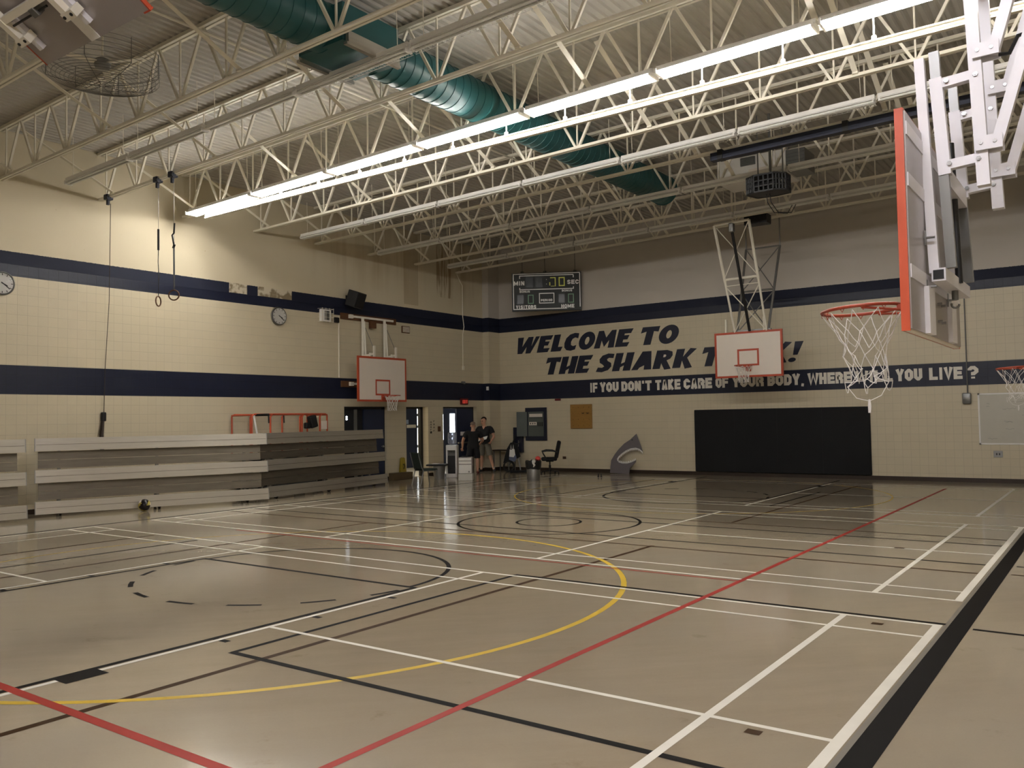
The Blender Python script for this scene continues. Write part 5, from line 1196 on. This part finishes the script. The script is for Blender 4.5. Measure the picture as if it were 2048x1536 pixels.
m = MB(); c_ = Vector(pt(1645, 675)); m.prism([(c_.x+0.02*math.cos(k*PI/5), c_.y+0.02*math.sin(k*PI/5)) for k in range(10)], lambda u, v, w: F(u, v, w*0.3-0.3), 1.0); m.obj('eye', M['black'], t)
for x, lab in ((5.18, 'left one of two small dark pegs standing on the floor before the shark'), (5.28, 'right one of two small dark pegs standing on the floor before the shark')):
    m = MB(); m.lathe((x, -1.69, 0), [(0.032,0),(0.032,0.012),(0.018,0.03),(0.022,0.08),(0.012,0.095)], 12); rebase(tag(m.obj('floor_peg', M['black'], None, True), lab, 'peg', 'small pegs on the floor'), (x, -1.69, 0))

# ================================================================== two men
M['skin'] = mat('skin', sc(196, 150, 124), 0.5, var=0.06, scale=14); M['hair'] = mat('dark_short_hair', sc(44, 36, 32), 0.8, var=0.2, scale=40); M['hairgrey'] = mat('cropped_grey_hair', sc(132, 112, 98), 0.8, var=0.2, scale=40)
M['shirt'] = mat('black_shirt', sc(26, 26, 28), 0.85, var=0.15, scale=12); M['shortsblk'] = mat('black_shorts', sc(24, 24, 28), 0.85, var=0.15, scale=12); M['shortsgrey'] = mat('grey_cargo_shorts', sc(104, 100, 88), 0.85, var=0.12, scale=12)
M['shoe_dark'] = mat('dark_red_shoes', sc(88, 34, 30), 0.6, var=0.1); M['shoe_grey'] = mat('dark_trainers', sc(52, 52, 54), 0.6, var=0.1); M['sock'] = mat('pale_socks', sc(170, 166, 156), 0.8, var=0.05)
def skin_mesh(name, nodes, edges, root, mm, parent, Mx, sub=2):
    names = list(nodes); idx = {k: i for i, k in enumerate(names)}
    me = bpy.data.meshes.new(name+'_skeleton'); me.from_pydata([tuple(nodes[k][0]) for k in names], [(idx[a], idx[b]) for a, b in edges], [])
    o = bpy.data.objects.new(name+'_skeleton', me); COL.objects.link(o)
    sk = o.modifiers.new('Skin', 'SKIN'); sk.use_smooth_shade = True; sk.branch_smoothing = 0.4
    for i, k in enumerate(names):
        r = nodes[k][1]; me.skin_vertices[0].data[i].radius = r if isinstance(r, tuple) else (r, r)
        me.skin_vertices[0].data[i].use_root = (k == root)
    ss = o.modifiers.new('Sub', 'SUBSURF'); ss.levels = sub; ss.render_levels = sub
    dg = bpy.context.evaluated_depsgraph_get(); dg.update()
    ev = bpy.data.meshes.new_from_object(o.evaluated_get(dg)); bpy.data.objects.remove(o)
    ev.transform(WM[parent.name].inverted() @ Mx); ev.materials.clear(); ev.materials.append(mm); ev.name = name
    ob = bpy.data.objects.new(name, ev); COL.objects.link(ob); ob.parent = parent; WM[ob.name] = WM[parent.name]
    return ob
def man(label, loc, rz, H, wide, J, hair, shirt, shorts, shoes, socks, hairline, vneck):
    k = H/1.75; Mx = Matrix.Translation(loc) @ Matrix.Rotation(rz, 4, 'Z') @ Matrix.Diagonal((k*wide, k*wide, k, 1))
    t = thing('person', label, 'person', loc)
    N = {'pelvis': ((0,0.0,.95),(.135,.11)), 'belly': ((0,-.01,1.10),(.14,.115)), 'chest': ((0,0,1.30),(.15,.115)), 'neckb': ((0,.02,1.47),.065), 'neck': (J['neck'],.056),
         'jaw': (J['jaw'],(.060,.066)), 'face': (J['face'],(.074,.088)), 'crown': (J['crown'],(.070,.082)), 'top': (J['top'],.040), 'nose': (J['nose'],.014)}
    E_ = [('pelvis','belly'),('belly','chest'),('chest','neckb'),('neckb','neck'),('neck','jaw'),('jaw','face'),('face','crown'),('crown','top'),('face','nose')]
    for s, sd in ((-1,'R'),(1,'L')):
        N['ear'+sd] = (Vector(J['face'])+Vector((s*.082,.012,.0)), .014); E_.append(('face','ear'+sd))
        N['sh'+sd] = ((s*.185,.01,1.425),.060); N['el'+sd] = (J['el'+sd],.045); N['fa'+sd] = (Vector(J['el'+sd])*.5+Vector(J['wr'+sd])*.5,.040); N['wr'+sd] = (J['wr'+sd],.027)
        E_ += [('chest','sh'+sd),('sh'+sd,'el'+sd),('el'+sd,'fa'+sd),('fa'+sd,'wr'+sd)]
        w_ = Vector(J['wr'+sd]); d = (w_-Vector(J['el'+sd])).normalized(); side = d.cross(Vector((0,-1,0.3))).normalized(); curl = side.cross(d).normalized()
        N['pm'+sd] = (w_+d*.055,(.034,.018)); E_.append(('wr'+sd,'pm'+sd))
        for i, (off, ln_) in enumerate(((-.030,.062),(-.010,.072),(.010,.068),(.029,.052))):
            a = 'f%d%s' % (i, sd); N[a+'a'] = (w_+d*.095+side*off, .0095); N[a+'b'] = (w_+d*(.095+ln_*.55)+side*off*1.15+curl*.012, .0085); N[a+'c'] = (w_+d*(.095+ln_*.85)+side*off*1.15+curl*.036, .0075)
            E_ += [('pm'+sd,a+'a'),(a+'a',a+'b'),(a+'b',a+'c')]
        N['th1'+sd] = (w_+d*.045-side*.040, .011); N['th2'+sd] = (w_+d*.085-side*.056+curl*.012, .009); E_ += [('pm'+sd,'th1'+sd),('th1'+sd,'th2'+sd)]
        N['hip'+sd] = ((s*.095,0,.90),.088); N['kn'+sd] = (J['kn'+sd],.058); a_ = Vector(J['an'+sd]); N['cf'+sd] = (Vector(J['kn'+sd])*.62+a_*.38+Vector((0,.02,0)),.056); N['an'+sd] = (a_,.036)
        td = Vector(J['toe'+sd]); N['ft'+sd] = (a_*.35+td*.65+Vector((0,0,-.012)),.036); N['toe'+sd] = (td,.026)
        E_ += [('pelvis','hip'+sd),('hip'+sd,'kn'+sd),('kn'+sd,'cf'+sd),('cf'+sd,'an'+sd),('an'+sd,'ft'+sd),('ft'+sd,'toe'+sd)]
    body = skin_mesh('body', N, E_, 'pelvis', M['skin'], t, Mx, 2)
    # clothes: the body surface under them, let out by a few centimetres and given thickness
    Tm = WM[t.name].inverted() @ Mx; me = body.data
    seg = [(a, b, Tm @ Vector(N[a][0]), Tm @ Vector(N[b][0])) for a, b in E_]
    inv = Tm.inverted(); kind = []
    for f in me.polygons:
        c = f.center; best = None
        for a, b, p, q in seg:
            d = q-p; u = max(0.0, min(1.0, (c-p).dot(d)/max(d.length_squared, 1e-9))); e = (p+d*u-c).length - 0.35*k*(N[a][1][0] if isinstance(N[a][1], tuple) else N[a][1])
            if best is None or e < best[0]: best = (e, a, b, u)
        e, a, b, u = best; z = (inv @ c).z; g = set()
        arm = a[:2] in ('sh', 'el', 'fa', 'wr', 'pm', 'th', 'f0', 'f1', 'f2', 'f3'); low = a[:2] in ('kn', 'cf', 'an', 'ft'); head = a in ('neckb', 'neck', 'jaw', 'face', 'crown')
        if (not arm and not low and not head and z > 0.91 and (b != 'neckb' or z < 1.455)) or (a[:2] == 'sh' and u < 0.60): g.add('shirt')
        if not arm and not low and not head and z < 1.02 and not (a[:3] == 'hip' and u > 0.93): g.add('shorts')
        kind.append(g)
    for nm, mm, off in (('shirt', shirt, 0.032), ('shorts', shorts, 0.022)):
        fs = [f for f, g in zip(me.polygons, kind) if nm in g]; used = sorted({v for f in fs for v in f.vertices}); ix = {v: i for i, v in enumerate(used)}; n_ = len(used)
        def out(v, o):
            co = me.vertices[v].co; h = (inv @ co).z
            fl = 0.022*max(0.0, min(1.0, (0.85-h)/0.35)) if nm == 'shorts' else 0.012*max(0.0, min(1.0, (1.1-h)/0.2))
            return co + me.vertices[v].normal*k*(o+fl)
        cm = MB(); cm.v = [out(v, off) for v in used]+[out(v, off-0.006) for v in used]
        edge = {}
        for f in fs:
            vs_ = [ix[v] for v in f.vertices]; cm.f.append(vs_); cm.f.append([n_+v for v in reversed(vs_)])
            for i in range(len(vs_)): e = (vs_[i], vs_[(i+1) % len(vs_)]); edge[tuple(sorted(e))] = edge.get(tuple(sorted(e)), [])+[e]
        for kk, l in edge.items():
            if len(l) == 1: p, q = l[0]; cm.f.append([q, p, n_+p, n_+q])
        cm.mi = [0]*len(cm.f); cm.obj(nm, mm, t, True, local=True)
    for s, sd in ((-1,'R'),(1,'L')):
        a_ = Vector(J['an'+sd]); td = Vector(J['toe'+sd])
        skin_mesh('shoe', {'h': (a_+Vector((0,.03,-.045)),.046), 'm': (a_*.5+td*.5+Vector((0,0,-.022)),.048), 't': (td+Vector((0,0,.012)),.040)}, [('h','m'),('m','t')], 'm', shoes, t, Mx, 2)
        if socks: skin_mesh('sock', {'a': (a_+Vector((0,0,-.02)),.044), 'b': (a_+Vector((0,.004,.09)),.045)}, [('a','b')], 'a', M['sock'], t, Mx, 1)
    c_ = Vector(J['crown']); m = MB(); m.ball(c_+Vector((0,.016,.012)), (.083,.098,.082), 20, 14)
    keep = [f for f in m.f if all(((m.v[i]-c_).z > hairline-0.9*(m.v[i]-c_).y*0.9) for i in f)]
    m.f = keep; m.mi = [0]*len(keep); xf(m, Mx).obj('hair', hair, t, True)
    m = MB(); f = Vector(J['face'])
    fw = (Vector(J['nose'])-f).normalized(); sd_ = Vector((0,0,1)).cross(fw).normalized()
    for s in (-1, 1): m.ball(f+fw*.080+sd_*s*.030+Vector((0,0,.022)), .011, 8, 6); m.bar(f+fw*.084+sd_*s*.046+Vector((0,0,.042)), f+fw*.088+sd_*s*.014+Vector((0,0,.044)), .008, .008)
    xf(m, Mx).obj('eyes', M['hair'], t, True)
    m = MB(); m.rbox(f+fw*.082+Vector((0,0,-.050)), (.044,.012,.010), .003); xf(m, Mx).obj('mouth', M['rimred'], t)
    if vneck: m = MB(); m.prism([(-.05,1.47),(.05,1.47),(0,1.375)], lambda u, v, w: Vector((u, -.088-(1.47-v)*.50-w*.01, v)), 1.0); xf(m, Mx).obj('neckline', M['skin'], t)
    return t
man('bald-headed man in black shirt and black shorts seen from behind', (0.62, -2.02, 0), PI+0.62, 1.68, 1.15,
    dict(neck=(0,0,1.53), jaw=(0,-.02,1.585), face=(0,-.015,1.635), crown=(0,0,1.695), top=(0,.005,1.74), nose=(0,-.115,1.62),
         elR=(-.29,-.10,1.14), wrR=(-.20,-.30,1.02), elL=(.31,-.02,1.15), wrL=(.33,-.12,.90), knR=(-.12,-.03,.50), knL=(.14,-.03,.50), anR=(-.12,.02,.085), anL=(.17,.02,.085), toeR=(-.14,-.16,.032), toeL=(.20,-.15,.032)),
    M['hairgrey'], M['shirt'], M['shortsblk'], M['shoe_dark'], False, 0.045, False)
man('man in black V-neck shirt and grey shorts standing by the corner holding papers', (0.36, -1.06, 0), 0.42, 1.84, 1.06,
    dict(neck=(-.01,-.005,1.53), jaw=(-.03,-.05,1.575), face=(-.025,-.04,1.63), crown=(-.015,-.015,1.695), top=(-.01,0,1.74), nose=(-.065,-.135,1.605),
         elR=(-.27,-.04,1.13), wrR=(-.10,-.27,1.07), elL=(.30,.0,1.13), wrL=(.24,-.17,.99), knR=(-.10,-.02,.50), knL=(.17,-.03,.50), anR=(-.12,.02,.085), anL=(.27,.02,.085), toeR=(-.16,-.15,.032), toeL=(.33,-.13,.032)),
    M['hair'], M['shirt'], M['shortsgrey'], M['shoe_grey'], True, 0.0, True)
m = MB(); Mp = Matrix.Translation((0.36, -1.06, 0)) @ Matrix.Rotation(0.42, 4, 'Z')
R3 = Matrix.Rotation(0.5, 3, 'X') @ Matrix.Rotation(-0.25, 3, 'Y')
m.rbox((0.02, -0.36, 1.135), (0.30, 0.21, 0.008), 0.002, R3); m.rbox((0.05, -0.355, 1.147), (0.26, 0.20, 0.004), 0.001, R3); tag(xf(m, Mp).obj('papers', M['paper']), 'white papers held by the man in the V-neck shirt', 'papers')
